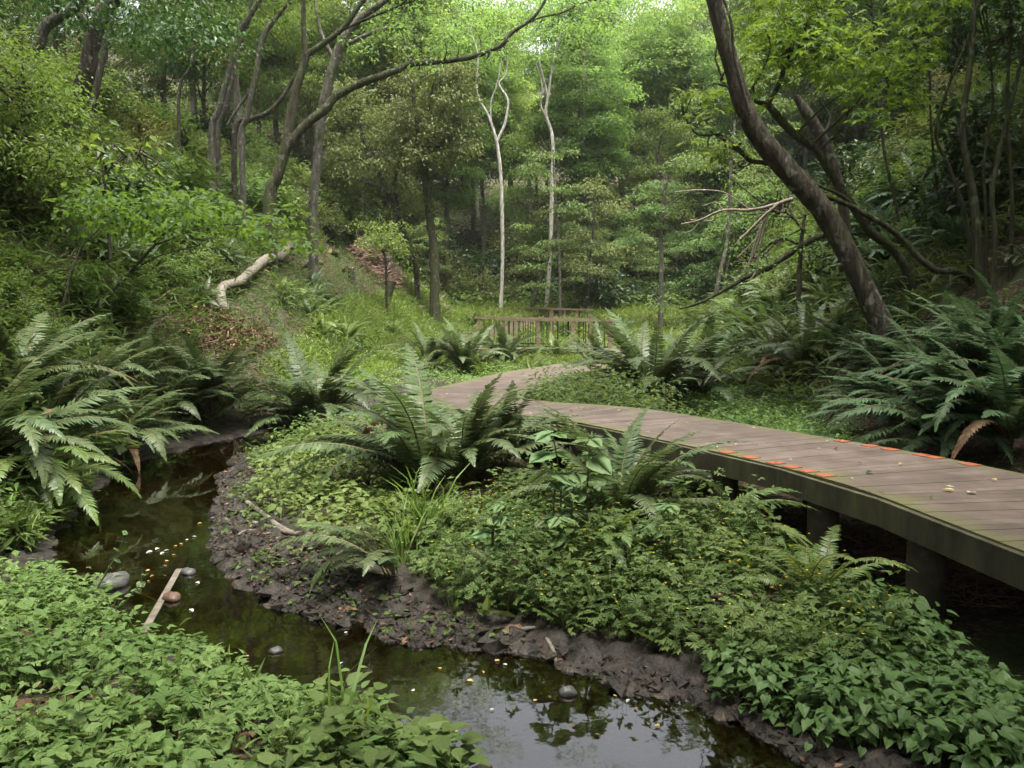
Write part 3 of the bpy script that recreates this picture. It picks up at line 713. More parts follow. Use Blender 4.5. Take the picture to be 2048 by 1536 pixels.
class TreeKind: pass
def tree_kind(H, r, crown0, nspray, leaf, dens, mat, bark, lay=.16, limbs=14, tr=.16, lean=.06, sprayr=(.7, 1.4), shape='oval', tpl=KITE):
    """generic tree: (trunk mesh, crown mesh) standing at the origin"""
    K = TreeKind()
    bend = RNG.normal(0, lean * H, (4, 2)).cumsum(0) * .5
    P = [(0, 0, -.4)] + [(bend[q][0] * (q + 1) / 4, bend[q][1] * (q + 1) / 4, H * (q + 1) / 4 * .93) for q in range(4)]
    P = A(*P); mt = MB(); tube(mt, P, [tr * 1.25, tr * .95, tr * .75, tr * .5, tr * .15], 9, 20, .07)
    hs_ = RNG.uniform(crown0, 1, nspray)
    rad = {'oval': lambda u: np.sin(np.pi * np.clip((u - crown0) / (1.04 - crown0), 0.02, 1) ** .8) ** .6,
           'vase': lambda u: np.clip((u - crown0) / (1 - crown0), 0, 1) ** .6 * np.clip(1.25 - u, .2, 1) * 1.6,
           'layer': lambda u: np.clip(1.12 - u, .15, 1) ** .6}[shape](hs_)
    az = RNG.uniform(0, 6.28, nspray); dd = np.sqrt(RNG.uniform(.08, 1, nspray)) * rad * r
    tx = np.interp(hs_ * H, P[:, 2], P[:, 0]); ty = np.interp(hs_ * H, P[:, 2], P[:, 1])
    C = np.column_stack([tx + np.cos(az) * dd, ty + np.sin(az) * dd, hs_ * H])
    rr = RNG.uniform(*sprayr, nspray)
    mc = MB(); sprays(mc, C, rr, dens, leaf, lay, tpl)
    for q in range(min(limbs, nspray)):
        z0 = max(crown0 * H * .55, C[q][2] - dd[q] * RNG.uniform(.5, 1.0))
        b = np.array([np.interp(z0, P[:, 2], P[:, 0]), np.interp(z0, P[:, 2], P[:, 1]), z0])
        mid = (b + C[q]) / 2 + RNG.normal(0, .2, 3) + (0, 0, .12 * dd[q])
        r0 = np.interp(z0, P[:, 2], [tr * 1.25, tr * .95, tr * .75, tr * .5, tr * .15]) * .5
        tube(mt, np.array([b, mid, C[q]]), [r0, r0 * .6, .012], 5, 8, .05)
    K.trunk = mt.mesh("trunk", bark, True); K.crown = mc.mesh("crown", mat); K.H = H
    return K

def plant_tree(K, name, label, cat, p, group, s=1.0, rz=None, crown_mat=None):
    t = thing(name, label, cat, tuple(p), RNG.uniform(0, 6.28) if rz is None else rz, group, s)
    obj("trunk", K.trunk, t); obj("crown", K.crown, t)
    return t

def proj(p):
    p = np.atleast_2d(p); d = p - (0, 0, EYE)
    f = d[:, 1] * _cp - d[:, 2] * _sp; u = d[:, 1] * _sp + d[:, 2] * _cp
    return 1024 + FPX * d[:, 0] / f, 768 - FPX * u / f

def inpoly(x, y, poly):
    poly = np.asarray(poly, float); r = np.zeros(len(x), bool); j = len(poly) - 1
    for i in range(len(poly)):
        xi, yi = poly[i]; xj, yj = poly[j]
        r ^= ((yi > y) != (yj > y)) & (x < (xj - xi) * (y - yi) / (yj - yi + 1e-12) + xi); j = i
    return r

def deck_dist(x, y):
    k = c[::6]; return np.min(np.hypot(x[:, None] - k[None, :, 0], y[:, None] - k[None, :, 1]), axis=1)

def zone(pxpoly, n, off=0.0, water=.06, deck=.95, world_poly=None):
    """n random ground points inside a patch outlined on the photo"""
    W = np.array([G(px, py, off)[:2] for px, py in pxpoly]) if world_poly is None else np.array(world_poly, float)
    lo, hi = W.min(0), W.max(0); out = []; got = 0
    for _ in range(60):
        q_ = RNG.uniform(lo, hi, (max(n * 3, 300), 2)); q_ = q_[inpoly(q_[:, 0], q_[:, 1], W)]
        q_ = q_[stream_t(q_[:, 0], q_[:, 1]) > water]
        if deck: q_ = q_[deck_dist(q_[:, 0], q_[:, 1]) > deck]
        out.append(q_); got += len(q_)
        if got >= n: break
    q_ = np.concatenate(out)[:n]
    return np.column_stack([q_, ground(q_[:, 0], q_[:, 1])])

def dens_filter(P, scale, keep):
    """clumpy thinning of points"""
    v = np.sin(P[:, 0] * scale + 1.3 * np.sin(P[:, 1] * scale * .8)) * np.sin(P[:, 1] * scale * 1.1 + 1.7 * np.sin(P[:, 0] * scale * .6))
    return P[(v * .5 + .5 + RNG.normal(0, .2, len(P))) > 1 - keep]

def herbs(mb, P, nl, tpl, leaf, h, spread, stems=True, pitch=(-.12, .3), tint0=.5, hvar=None):
    n = len(P)
    if not n: return
    hh = RNG.uniform(h[0], h[1], n)
    tint0 = tint0 + .22 * np.sin(3.1 * P[:, 0] + 1.7 * np.sin(2.3 * P[:, 1])) * np.sin(2.7 * P[:, 1] + 1.1) + np.where(RNG.random(n) < .05, .5, 0)
    hh = hh * (1 + .35 * np.sin(2.2 * P[:, 0] + 2 * np.sin(1.9 * P[:, 1])))
    psz = RNG.uniform(.7, 1.25, n)
    k = np.repeat(np.arange(n), nl); m = len(k)
    az = RNG.uniform(0, 6.28, m); u = RNG.uniform(.35, 1, m)
    rad = spread * RNG.uniform(.15, 1, m)
    pos = P[k] + np.column_stack([np.cos(az) * rad, np.sin(az) * rad, hh[k] * u])
    Rm = rotm(az - math.pi / 2 + RNG.normal(0, .5, m), RNG.normal(pitch[0], pitch[1], m), RNG.normal(0, .3, m))
    scatter(mb, tpl, pos, Rm, RNG.uniform(leaf[0], leaf[1], m) * (.75 + .35 * u) * psz[k], np.clip(RNG.normal(0, .16, m) + tint0[k] + RNG.normal(0, .12, n)[k] + .12 * (u - .6), 0, 1))
    if stems:
        a2 = az + 1.57
        b0 = P[k] + np.column_stack([np.cos(az) * rad * .2, np.sin(az) * rad * .2, np.zeros(m)]); w_ = .0022
        o_ = np.column_stack([np.cos(a2) * w_, np.sin(a2) * w_, np.zeros(m)])
        V = np.stack([b0 - o_, b0 + o_, pos], 1).reshape(-1, 3)
        mb.add(V, np.arange(3 * m).reshape(-1, 3), .3, 1)

def stuff(name, mb, mats, label, cat):
    return tag(obj(name, mb.mesh(name, mats)), label, cat, kind="stuff")

# ------------------------------------------------------------------ ground cover
mb = MB()
P = zone([(-200, 1120), (60, 1135), (200, 1185), (300, 1262), (430, 1335), (600, 1400), (760, 1440), (900, 1530), (930, 1750), (-500, 1750)], 1500, water=.0)
P = dens_filter(P, 3.1, .70)
herbs(mb, P[::2], 8, LOBED, (.035, .058), (.06, .15), .10)
herbs(mb, P[1::2], 8, OVATE, (.032, .066), (.05, .17), .11)
P = zone([(-200, 1120), (200, 1185), (430, 1335), (760, 1440), (930, 1750), (-500, 1750)], 420, water=.02)
herbs(mb, P, 5, TRI3, (.02, .045), (.03, .24), .07, tint0=.75, hvar=1)
n = len(P); scatter(mb, NARROW, P, rotm(RNG.uniform(0, 6.28, n), RNG.normal(1.0, .3, n), RNG.normal(0, .4, n)), RNG.uniform(.08, .2, n), .8)
stuff("bank_herbs", mb, [M['herb'], M['stem']], "pale green leafy weeds covering the near bank beside the brown stream", "ground cover")
mb = MB()
P = zone([(640, 1440), (760, 1425), (900, 1500), (950, 1700), (560, 1700), (560, 1500)], 60, water=-.04)
herbs(mb, P, 8, OVATE, (.05, .095), (.12, .26), .10)
stuff("broad_leaf_weeds", mb, [M['herb'], M['stem']], "broad oval pale leaves hanging over the water at the bottom edge", "ground cover")

mb = MB()
P = zone([(450, 905), (540, 865), (760, 850), (930, 890), (940, 1060), (800, 1110), (660, 1105), (560, 1050), (480, 985)], 1500, water=.33)
P = dens_filter(P, 2.7, .8)
herbs(mb, P, 8, OVATE, (.045, .078), (.08, .22), .12, tint0=.6)
stuff("island_herbs", mb, [M['herb'], M['stem']], "light oval leaved ground cover between the mud and the big central fern", "ground cover")

mb = MB()
P = zone([(820, 1075), (1000, 1010), (1130, 985), (1400, 985), (1680, 1035), (1810, 1180), (1800, 1330), (1600, 1420), (1420, 1400), (1250, 1340), (1080, 1275), (900, 1230), (840, 1150)], 1950, water=.30, deck=1.35)
P = dens_filter(P, 2.6, .74)
herbs(mb, P, 8, LOBED, (.032, .058), (.07, .28), .11, tint0=.5)
P2 = P[RNG.random(len(P)) < .16]
herbs(mb, P2, 5, TRI3, (.03, .045), (.3, .48), .06, tint0=.6)
P4 = P[RNG.random(len(P)) < .3] + (.05, .03, 0); herbs(mb, P4, 5, HEART, (.03, .06), (.06, .22), .1, tint0=.3, hvar=1)
P4 = P[RNG.random(len(P)) < .25]; n = len(P4); scatter(mb, NARROW, P4, rotm(RNG.uniform(0, 6.28, n), RNG.normal(1.0, .3, n), RNG.normal(0, .4, n)), RNG.uniform(.1, .3, n), .8)
stuff("buttercup_bed", mb, [M['herbmid'], M['stem']], "lobed green buttercup foliage filling the bank below the boardwalk", "ground cover")
mb = MB()
P3 = P[RNG.random(len(P)) < .26]; P3 = P3 + np.column_stack([RNG.normal(0, .06, (len(P3), 2)), RNG.uniform(.17, .31, len(P3))])
for k_ in range(5):
    scatter(mb, KITE, P3, rotm(np.full(len(P3), k_ * 1.257), np.full(len(P3), .25), np.zeros(len(P3))), .010, .5)
stuff("buttercup_flowers", mb, [M['flower']], "tiny yellow flowers dotted over the buttercup foliage", "flowers")

mb = MB()
P = zone([(380, 900), (480, 900), (560, 1060), (760, 1160), (900, 1230), (1240, 1330), (1640, 1440), (1700, 1640), (1300, 1540), (1100, 1360), (620, 1290), (440, 1130), (380, 1040)], 420, water=.03, deck=1.0)
P = dens_filter(P, 4.0, .5)
herbs(mb, P[::2], 4, LOBED, (.018, .04), (.02, .1), .06); herbs(mb, P[1::2], 4, HEART, (.02, .05), (.02, .09), .06)
stuff("mud_seedlings", mb, [M['herbmid'], M['stem']], "scattered seedlings and creeping weeds on the wet mud beside the stream", "ground cover")
mb = MB()
P = zone([(1480, 1330), (1640, 1200), (1800, 1160), (1960, 1190), (2150, 1290), (2400, 1750), (1480, 1750), (1450, 1520), (1420, 1420)], 1350, deck=1.12, water=.12)
P = dens_filter(P, 2.9, .8)
herbs(mb, P, 7, HEART, (.034, .064), (.05, .2), .11, pitch=(-.25, .28))
stuff("heart_leaf_bed", mb, [M['heart'], M['stem']], "dark heart shaped leaves massed at the foot of the boardwalk posts", "ground cover")

mb = MB()
P = zone([(-120, 960), (60, 940), (160, 940), (230, 890), (380, 870), (300, 840), (100, 860), (-150, 900)], 420, water=.0)
herbs(mb, P, 7, KITE, (.05, .10), (.08, .3), .14)
P = zone([(-200, 1130), (60, 1110), (190, 1010), (150, 960), (-200, 960)], 420, water=.03)
herbs(mb, P, 7, KITE, (.04, .08), (.06, .28), .12); n = len(P)
scatter(mb, NARROW, np.repeat(P, 5, 0) + (0, 0, .15), rotm(RNG.uniform(0, 6.28, 5 * n), RNG.normal(.4, .5, 5 * n), RNG.normal(0, .4, 5 * n)), RNG.uniform(.1, .24, 5 * n), RNG.random(5 * n))
stuff("stream_side_weeds", mb, [M['herb'], M['stem']], "weeds and bamboo grass fringing the left edge of the stream under the ferns", "ground cover")
mb = MB()
P = zone([(1330, 815), (1390, 765), (1480, 755), (1600, 775), (1720, 860), (1740, 930), (1560, 880)], 2600, deck=.85)
herbs(mb, P, 6, KITE, (.04, .075), (.05, .16), .10, stems=False)
stuff("clover_patch", mb, [M['herbmid'], M['stem']], "low bright green carpet between the boardwalk and the right slope", "ground cover")
mb = MB()
P = zone(None, 420, deck=.8, world_poly=[(.3, 11.0), (1.5, 10.0), (2.4, 11.2), (2.0, 15.5), (1.0, 15.5), (.3, 13.2)])
herbs(mb, P, 11, KITE, (.07, .12), (.35, .8), .2, stems=False)
stuff("boardwalk_edge_weeds", mb, [M['cool'], M['stem']], "leafy weeds spilling over the inner bend of the boardwalk", "ground cover")

mb = MB()
P = zone(None, 9000, water=.25, deck=.95, world_poly=[(-4.6, 8), (4.4, 8), (4.3, 26), (-4.4, 26), (-4.3, 12)])
Pn = P[(P[:, 1] > 9)]
herbs(mb, Pn[:4200], 6, KITE, (.05, .10), (.08, .32), .16, stems=False)
stuff("valley_floor_herbs", mb, [M['herb'], M['stem']], "mixed low green plants on the valley floor among the ferns", "ground cover")
mb = MB()
P = zone([(520, 760), (600, 690), (700, 600), (820, 580), (930, 600), (950, 650), (890, 700), (760, 770), (620, 830)], 17000, deck=.95)
scatter(mb, NARROW, P + np.column_stack([np.zeros((len(P), 2)), RNG.uniform(0, .35, len(P))]), rotm(RNG.uniform(0, 6.28, len(P)), RNG.normal(.7, .4, len(P)), RNG.normal(0, .4, len(P))), RNG.uniform(.12, .26, len(P)), np.clip(RNG.normal(.5, .2, len(P)), 0, 1))
herbs(mb, P[:2600], 6, KITE, (.06, .11), (.1, .45), .2, stems=False)
stuff("bright_grass", mb, [M['lime'], M['stem']], "bright yellow green grass and weeds on the cleared left slope", "grass")
mb = MB()
P = zone(None, 26000, water=.2, deck=.9, world_poly=[(-6, 24), (6, 24), (14, 52), (-6, 52)])
scatter(mb, NARROW, P + np.column_stack([np.zeros((len(P), 2)), RNG.uniform(0, .3, len(P))]), rotm(RNG.uniform(0, 6.28, len(P)), RNG.normal(.5, .4, len(P)), RNG.normal(0, .4, len(P))), RNG.uniform(.2, .42, len(P)), np.clip(RNG.normal(.45, .22, len(P)), 0, 1))
stuff("far_grass", mb, [M['grass']], "soft green grass and rushes on the far valley floor", "grass")

# slope covers
def slope_pts(side, n, y0, y1, smax):
    y = RNG.uniform(y0, y1, n); s_ = RNG.uniform(0, 1, n) ** .9 * smax
    x = np.interp(y, LY, LX) - s_ if side < 0 else np.interp(y, RY, RX) + s_
    return np.column_stack([x, y, ground(x, y)])
OPEN = [(400, 810), (420, 590), (560, 500), (660, 485), (830, 495), (940, 600), (930, 700), (700, 810)]
mb = MB()
P = slope_pts(-1, 190000, 6, 44, 15)
u_, v_ = proj(P); P = P[~(inpoly(u_, v_, OPEN) & (RNG.random(len(P)) < .7))]
n_ = len(P)
scatter(mb, NARROW, P + np.column_stack([np.zeros((n_, 2)), RNG.uniform(0, .55, n_)]), rotm(RNG.uniform(0, 6.28, n_), RNG.normal(.25, .45, n_), RNG.normal(0, .5, n_)), RNG.uniform(.12, .26, n_), np.clip(RNG.normal(.45, .24, n_), 0, 1))
stuff("left_slope_undergrowth", mb, [M['sasa']], "fine dwarf bamboo and grass thicket clothing the left slope", "undergrowth")
mb = MB()
P = slope_pts(1, 90000, 12, 46, 16)
n_ = len(P)
scatter(mb, NARROW, P + np.column_stack([np.zeros((n_, 2)), RNG.uniform(0, .5, n_)]), rotm(RNG.uniform(0, 6.28, n_), RNG.normal(.2, .45, n_), RNG.normal(0, .5, n_)), RNG.uniform(.14, .28, n_), np.clip(RNG.normal(.3, .24, n_), 0, 1))
stuff("right_slope_undergrowth", mb, [M['sasa']], "shaded dwarf bamboo thicket climbing the right slope behind the leaning tree", "undergrowth")
mb = MB()
P = zone(None, 60000, deck=0, world_poly=[(-24, 46), (34, 46), (48, 84), (-36, 84)]); n_ = len(P)
scatter(mb, KITE, P + np.column_stack([np.zeros((n_, 2)), RNG.uniform(0, 1.1, n_)]), rotm(RNG.uniform(0, 6.28, n_), RNG.normal(-.1, .4, n_), RNG.normal(0, .4, n_)), RNG.uniform(.22, .42, n_), np.clip(RNG.normal(.35, .24, n_), 0, 1))
stuff("far_slope_undergrowth", mb, [M['mid']], "dark leafy undergrowth covering the slope below the far trees", "undergrowth")

def blocked(x, y, h):
    """would a plant here hide one of the trunks the photo shows?"""
    u_, v_ = proj(np.array([x, y, gz(x, y) + h])); u_ = float(u_[0]); v_ = float(v_[0])
    return (y < 31 and 390 < u_ < 700 and v_ < 380) or (y < 49.5 and 930 < u_ < 1160 and v_ < 560) or (y < 43 and 780 < u_ < 930 and v_ < 480) or (y < 24 and 100 < u_ < 260 and v_ < 230) or (y < 42 and 1280 < u_ < 1480 and v_ < 560)

# ------------------------------------------------------------------ shrubs, as individuals sharing a few meshes
SH = {
    'dark': shrub_mesh("shrub", M['dark'], 1700, 1.1, .85, (.07, .13)),
    'dark2': shrub_mesh("shrub", M['dark'], 1500, 1.5, .75, (.08, .15), flat=.5),
    'mid': shrub_mesh("shrub", M['mid'], 2400, 1.0, .9, (.05, .085)),
    'olive': shrub_mesh("shrub", M['olive'], 1900, 1.1, .85, (.05, .09)),
    'cool': shrub_mesh("shrub", M['cool'], 1300, .9, .95, (.09, .16), flat=.3),
    'lime': shrub_mesh("shrub", M['lime'], 1500, 1.1, .8, (.06, .11)),
    'light': shrub_mesh("shrub", M['light'], 1700, 1.1, .9, (.07, .12)),
    'sasa': sasa_mesh("bamboo_grass_tuft", M['sasa']),
    'sasa2': sasa_mesh("bamboo_grass_tuft", M['grass'], 600, .7, .8),
}
def shrubs(P, kinds, sizes, name, label, cat, group):
    for p in P:
        k = kinds[RNG.integers(len(kinds))]
        s_ = RNG.uniform(*sizes)
        if blocked(p[0], p[1], s_ * 1.1): continue
        o = obj(name, SH[k], None, (p[0], p[1], p[2] - .05), (RNG.normal(0, .12), RNG.normal(0, .12), RNG.uniform(0, 6.28)), (s_ * RNG.uniform(.85, 1.2), s_ * RNG.uniform(.85, 1.2), s_))
        tag(o, label, cat, group)
P = slope_pts(-1, 480, 8, 44, 15); P = P[P[:, 0] < np.interp(P[:, 1], LY, LX) - .8]
u_, v_ = proj(P); P = P[~inpoly(u_, v_, OPEN) & (u_ > -200)]
up = P[:, 2] > 3.2
shrubs(P[up][:190], ['mid', 'olive', 'dark', 'mid', 'cool', 'sasa', 'mid'], (1.0, 2.1), "shrub", "leafy green shrub under the trees on the upper left slope", "shrub", "shrubs on the upper left slope")
shrubs(P[~up][:130], ['sasa', 'mid', 'sasa2', 'cool', 'mid'], (.6, 1.1), "bamboo_grass", "tuft of dwarf bamboo or low shrub on the lower left slope above the ferns", "shrub", "low growth on the lower left slope")
P = slope_pts(1, 260, 13, 48, 16); P = P[P[:, 2] > 2.2]; u_, v_ = proj(P); P = P[(u_ < 2250)]
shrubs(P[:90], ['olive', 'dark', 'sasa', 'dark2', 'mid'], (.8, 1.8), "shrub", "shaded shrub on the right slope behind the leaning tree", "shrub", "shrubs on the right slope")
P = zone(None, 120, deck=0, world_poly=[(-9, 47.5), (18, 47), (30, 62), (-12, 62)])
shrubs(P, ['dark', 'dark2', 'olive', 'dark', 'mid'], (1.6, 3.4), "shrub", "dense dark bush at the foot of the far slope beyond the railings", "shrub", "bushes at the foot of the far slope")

# ------------------------------------------------------------------ tall trees of the background
KT = [tree_kind(18, 4.2, .34, 78, .22, 230, M['mid'], M['greybark'], .16, 16, .17, .05, (.8, 1.6), 'oval'),
      tree_kind(20, 4.6, .36, 76, .24, 210, M['light'], M['greybark'], .14, 16, .18, .06, (.9, 1.7), 'vase'),
      tree_kind(17, 4.0, .30, 76, .22, 220, M['light'], M['greybark'], .13, 16, .16, .05, (.8, 1.6), 'vase'),
      tree_kind(15, 3.6, .22, 72, .20, 210, M['mid'], M['bark'], .22, 12, .18, .04, (.7, 1.3), 'oval'),
      tree_kind(19, 4.4, .40, 74, .22, 210, M['light'], M['palebark'], .15, 18, .15, .07, (.8, 1.6), 'vase')]
KL = [tree_kind(6.5, 2.3, .25, 24, .19, 170, M['cool'], M['greybark'], .09, 14, .07, .05, (.6, 1.2), 'layer'),
      tree_kind(5.5, 2.1, .2, 22, .18, 170, M['cool'], M['greybark'], .08, 14, .06, .06, (.6, 1.15), 'layer'),
      tree_kind(7.5, 2.4, .2, 30, .17, 170, M['olive'], M['bark'], .14, 14, .08, .05, (.6, 1.1), 'layer')]
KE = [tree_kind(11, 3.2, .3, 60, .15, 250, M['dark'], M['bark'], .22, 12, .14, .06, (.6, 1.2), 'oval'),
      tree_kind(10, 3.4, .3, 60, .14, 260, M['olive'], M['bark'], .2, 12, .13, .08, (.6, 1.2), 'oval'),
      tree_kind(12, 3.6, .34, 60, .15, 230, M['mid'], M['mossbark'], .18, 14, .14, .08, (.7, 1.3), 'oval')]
# far slope
for x0 in np.arange(-26, 40, 4.6):
    for y0 in np.arange(54, 82, 6.0):
        x, y = x0 + RNG.uniform(-1.9, 1.9), y0 + RNG.uniform(-2.2, 2.2)
        if abs(x) > .72 * y + 4: continue
        k = RNG.choice([0, 1, 2, 1, 4, 3]) if y > 58 else RNG.choice([0, 2, 3, 1])
        plant_tree(KT[k], "tree", "tall leafy tree of the sunlit woodland rising beyond the boardwalk railings", "tree", (x, y, gz(x, y)), "tall trees on the far slope", RNG.uniform(.55, .72) if x < -11 else RNG.uniform(.82, 1.02) if x < 10 else RNG.uniform(.8, 1.12))
P = zone(None, 26, deck=0, world_poly=[(-6, 46), (14, 46), (22, 56), (-10, 56)])
for p in [q_ for q_ in P if not blocked(q_[0], q_[1], 5)]: plant_tree(KL[RNG.integers(3)], "understory_tree", "small tree with flat layered branches standing before the far woodland", "tree", p, "layered understory trees", RNG.uniform(.75, 1.25))
# slopes to either side
def slope_trees(side, n, y0, y1, s0, s1, kinds, label, group, sc, gap=2.6):
    got = []
    for _ in range(600):
        y = RNG.uniform(y0, y1); s_ = RNG.uniform(s0, s1)
        x = float(np.interp(y, LY, LX)) - s_ if side < 0 else float(np.interp(y, RY, RX)) + s_
        if blocked(x, y, 6): continue
        if any((x - a) ** 2 + (y - b) ** 2 < gap * gap for a, b in got): continue
        got.append((x, y)); plant_tree(kinds[RNG.integers(len(kinds))], "tree", label, "tree", (x, y, gz(x, y)), group, RNG.uniform(*sc))
        if len(got) >= n: break
slope_trees(-1, 20, 17, 60, 5.5, 24, KE + KE + [KT[0], KT[3], KT[1]], "dark evergreen or leafy tree crowding the top of the left slope", "trees on the upper left slope", (.72, 1.05))
slope_trees(1, 34, 17, 60, 7, 26, KE + KE + [KT[0], KT[3]], "shaded tree crowding the top of the right slope", "trees on the upper right slope", (.8, 1.15))

for x_, y_, k_, s_ in [(-7.5, -2, 2, 1.15), (-9.5, 5.5, 1, 1.1), (7.5, -3, 0, 1.2), (9.5, 4, 2, 1.15), (0.5, -7, 1, 1.3), (-3.5, -11, 2, 1.3), (6.5, -11, 0, 1.3), (-13, 11, 0, 1.1), (12.5, 10, 1, 1.1), (-8.6, 9.2, 2, 1.0), (9.2, 8.2, 2, 1.0), (8.4, 12.6, 2, .95), (-6.5, 1.5, 0, 1.2), (6.6, .8, 2, 1.25), (3.2, -3.2, 2, 1.35), (-2.6, -4.2, 2, 1.35), (10.8, -1, 1, 1.3), (-11, 0.5, 1, 1.3), (10.6, 13.2, 2, 1.0), (12.2, 16.4, 0, 1.05), (9.8, 6.2, 0, 1.1), (12.5, 4.5, 0, 1.2), (-10.8, 8.2, 0, 1.15), (-13.5, 14.5, 2, 1.1), (-4.5, -7.5, 0, 1.4), (4.6, -6.5, 1, 1.4)]:  # trees added around the viewer to darken the foreground and side slopes
    plant_tree(KE[k_], "tree", "tree added beside the view so its crown shades the stream", "tree", (x_, y_, gz(x_, y_)), "added shade trees around the viewer", s_)

# ------------------------------------------------------------------ single trees one can point to
def limb(pts, Y):
    """photo points (px, py, width px) at distance Y (number or per-point list) -> world centre line and radii"""
    Ys = np.broadcast_to(np.asarray(Y, float), (len(pts),))
    P = np.array([at(a, b, y) for (a, b, w), y in zip(pts, Ys)]); R = np.array([w for _, _, w in pts]) * Ys / FPX / 2
    return P, R

def shift(mb, b):
    mb.V = [v - b for v in mb.V]; return mb

def hero_tree(name, label, trunk, Y, branches, bark, crown=None, leaf=.1, dens=160, mat=None, tpl=KITE, flat=.18, group=None, vine=None, sides=12, twigs=True, rough=.05, bury=.4, root=False):
    k_ = float(np.clip(G(trunk[0][0], trunk[0][1])[1] / Y, .72, 1.5)) if root else 1.0; Y = Y * k_
    branches = [(pp, np.asarray(yy, float) * k_) for pp, yy in branches]; crown = crown and [(a, q_, y * k_, r * k_) for a, q_, y, r in crown]
    P, R = limb(trunk, Y)
    R = R * (.74 if bark is not M['palebark'] else .68)
    g = gz(P[0][0], P[0][1]); P = np.vstack([[P[0][0] - (P[1][0] - P[0][0]) * .15, P[0][1], min(g, P[0][2]) - bury], P]); R = np.concatenate([[R[0] * 1.18], R])
    b = np.array([P[1][0], P[1][1], min(g, P[1][2])])
    t = thing(name, label, "tree", tuple(b), 0, group)
    mb = MB(); tube(mb, P, R, sides, 6 * len(P), rough); obj("trunk", shift(mb, b).mesh("trunk", bark, True), t)
    ends = []
    for pts, Yb in branches:
        P, R = limb(pts, Yb); R = R * .76; mb = MB(); tube(mb, P, R, 8, 6 * len(P), rough)
        obj("branch", shift(mb, b).mesh("branch", bark, True), t); ends.append(P)
    if crown:
        C = np.array([at(a, q_, y) for a, q_, y, r in crown]); rr = np.array([r for *_, r in crown])
        mb = MB(); sprays(mb, C, rr, dens, leaf, flat, tpl); obj("crown", shift(mb, b).mesh("crown", mat), t)
        if twigs:
            mb = MB(); allp = np.vstack([spline(e, 30) for e in ends] + [spline(limb(trunk, Y)[0], 30)])
            for cc, r in zip(C, rr):
                dd_ = np.linalg.norm(allp - cc, axis=1); k = np.argmin(dd_ + RNG.uniform(0, .35, len(dd_))); a_ = allp[k]
                if dd_[k] > 1.5: continue
                m_ = (a_ + cc) / 2 + RNG.normal(0, .12, 3)
                tube(mb, np.array([a_, m_, cc, cc + RNG.normal(0, .4 * r, 3)]), [.022, .014, .008, .003], 4, 8, .05)
            if mb.n: tag(obj("twigs", shift(mb, b).mesh("twigs", bark), t), kind="stuff")
    return t

def cloud(n, x, y, Y, r):
    """n spray seats in a photo rectangle over a range of distances"""
    return [(RNG.uniform(*x), RNG.uniform(*y), RNG.uniform(*Y), RNG.uniform(*r)) for _ in range(n)]

# leaning tree on the right and its slim companions
hero_tree("leaning_tree", "thick brown trunk leaning left over the boardwalk from the right slope", 
          [(1776, 690, 70), (1730, 580, 56), (1686, 490, 55), (1645, 420, 58), (1584, 350, 58), (1522, 278, 54), (1484, 205, 48), (1463, 130, 45), (1440, 50, 41), (1422, -30, 38), (1395, -160, 36), (1380, -330, 26)], 12,
          [([(1422, -30, 30), (1330, -120, 22), (1240, -220, 12)], [12, 11.6, 11]), ([(1395, -160, 26), (1470, -260, 18), (1560, -330, 10)], [12, 12.3, 12.6]), ([(1500, 230, 12), (1470, 120, 8), (1462, 44, 7), (1444, -10, 6)], [11.7, 11.7, 11.7, 11.7])],
          M['bark'], cloud(130, (460, 1760), (-1500, -260), (6.5, 13.5), (.5, 1.0)), .12, 170, M['mid'], sides=16, rough=.035)  # crown sprays lie above the view, spread wide to shade the stream
hero_tree("slim_curved_tree", "slim curved tree crossing behind the thick leaning trunk with a fork near the top",
          [(1830, 592, 26), (1806, 528, 24), (1778, 491, 24), (1741, 465, 23), (1718, 430, 22), (1700, 404, 22), (1656, 337, 22), (1632, 301, 22), (1580, 261, 20), (1550, 226, 20), (1534, 206, 18)], 11.2,
          [([(1534, 208, 14), (1560, 164, 13), (1572, 120, 13), (1596, 76, 12), (1620, 28, 11), (1650, -50, 9), (1690, -140, 6)], 11.2),
           ([(1536, 208, 14), (1512, 202, 12), (1495, 181, 9), (1470, 186, 6), (1440, 160, 4)], 11.2)],
          M['mossbark'], cloud(34, (1500, 1880), (-60, 150), (9.6, 12), (.3, .6)) + cloud(10, (1680, 1880), (100, 230), (9.6, 11), (.2, .4)) + cloud(6, (1380, 1560), (30, 200), (10.5, 12), (.25, .45)), .13, 110, M['canopy'], PALM5, .22, sides=10, root=True)
hero_tree("sloping_sapling", "thin crooked stem sprawling left across the leaning trunk from low on the right slope",
          [(1945, 568, 20), (1912, 543, 20), (1874, 541, 19), (1836, 514, 18), (1806, 480, 17), (1775, 454, 16), (1724, 425, 15), (1700, 411, 14), (1639, 387, 13), (1590, 364, 13), (1570, 342, 12), (1533, 327, 12), (1498, 320, 11), (1481, 300, 9), (1440, 268, 8)], 10.6,
          [([(1440, 268, 7), (1396, 268, 6), (1375, 243, 5), (1358, 190, 3)], 10.6), ([(1498, 320, 8), (1460, 290, 6), (1420, 262, 4)], 10.6), ([(1724, 425, 10), (1686, 393, 9), (1640, 372, 9), (1608, 354, 7)], 10.9)],
          M['mossbark'], cloud(8, (1370, 1500), (150, 330), (10, 11), (.2, .35)), .13, 90, M['light'], PALM5, .25, sides=9, root=True)
hero_tree("broken_trunk", "broken grey trunk standing behind the slim curved tree", [(1690, 440, 26), (1668, 340, 28), (1640, 270, 30), (1612, 225, 27), (1592, 192, 16)], 17, [([(1640, 280, 12), (1660, 240, 8), (1640, 200, 4)], 17)], M['bark'])
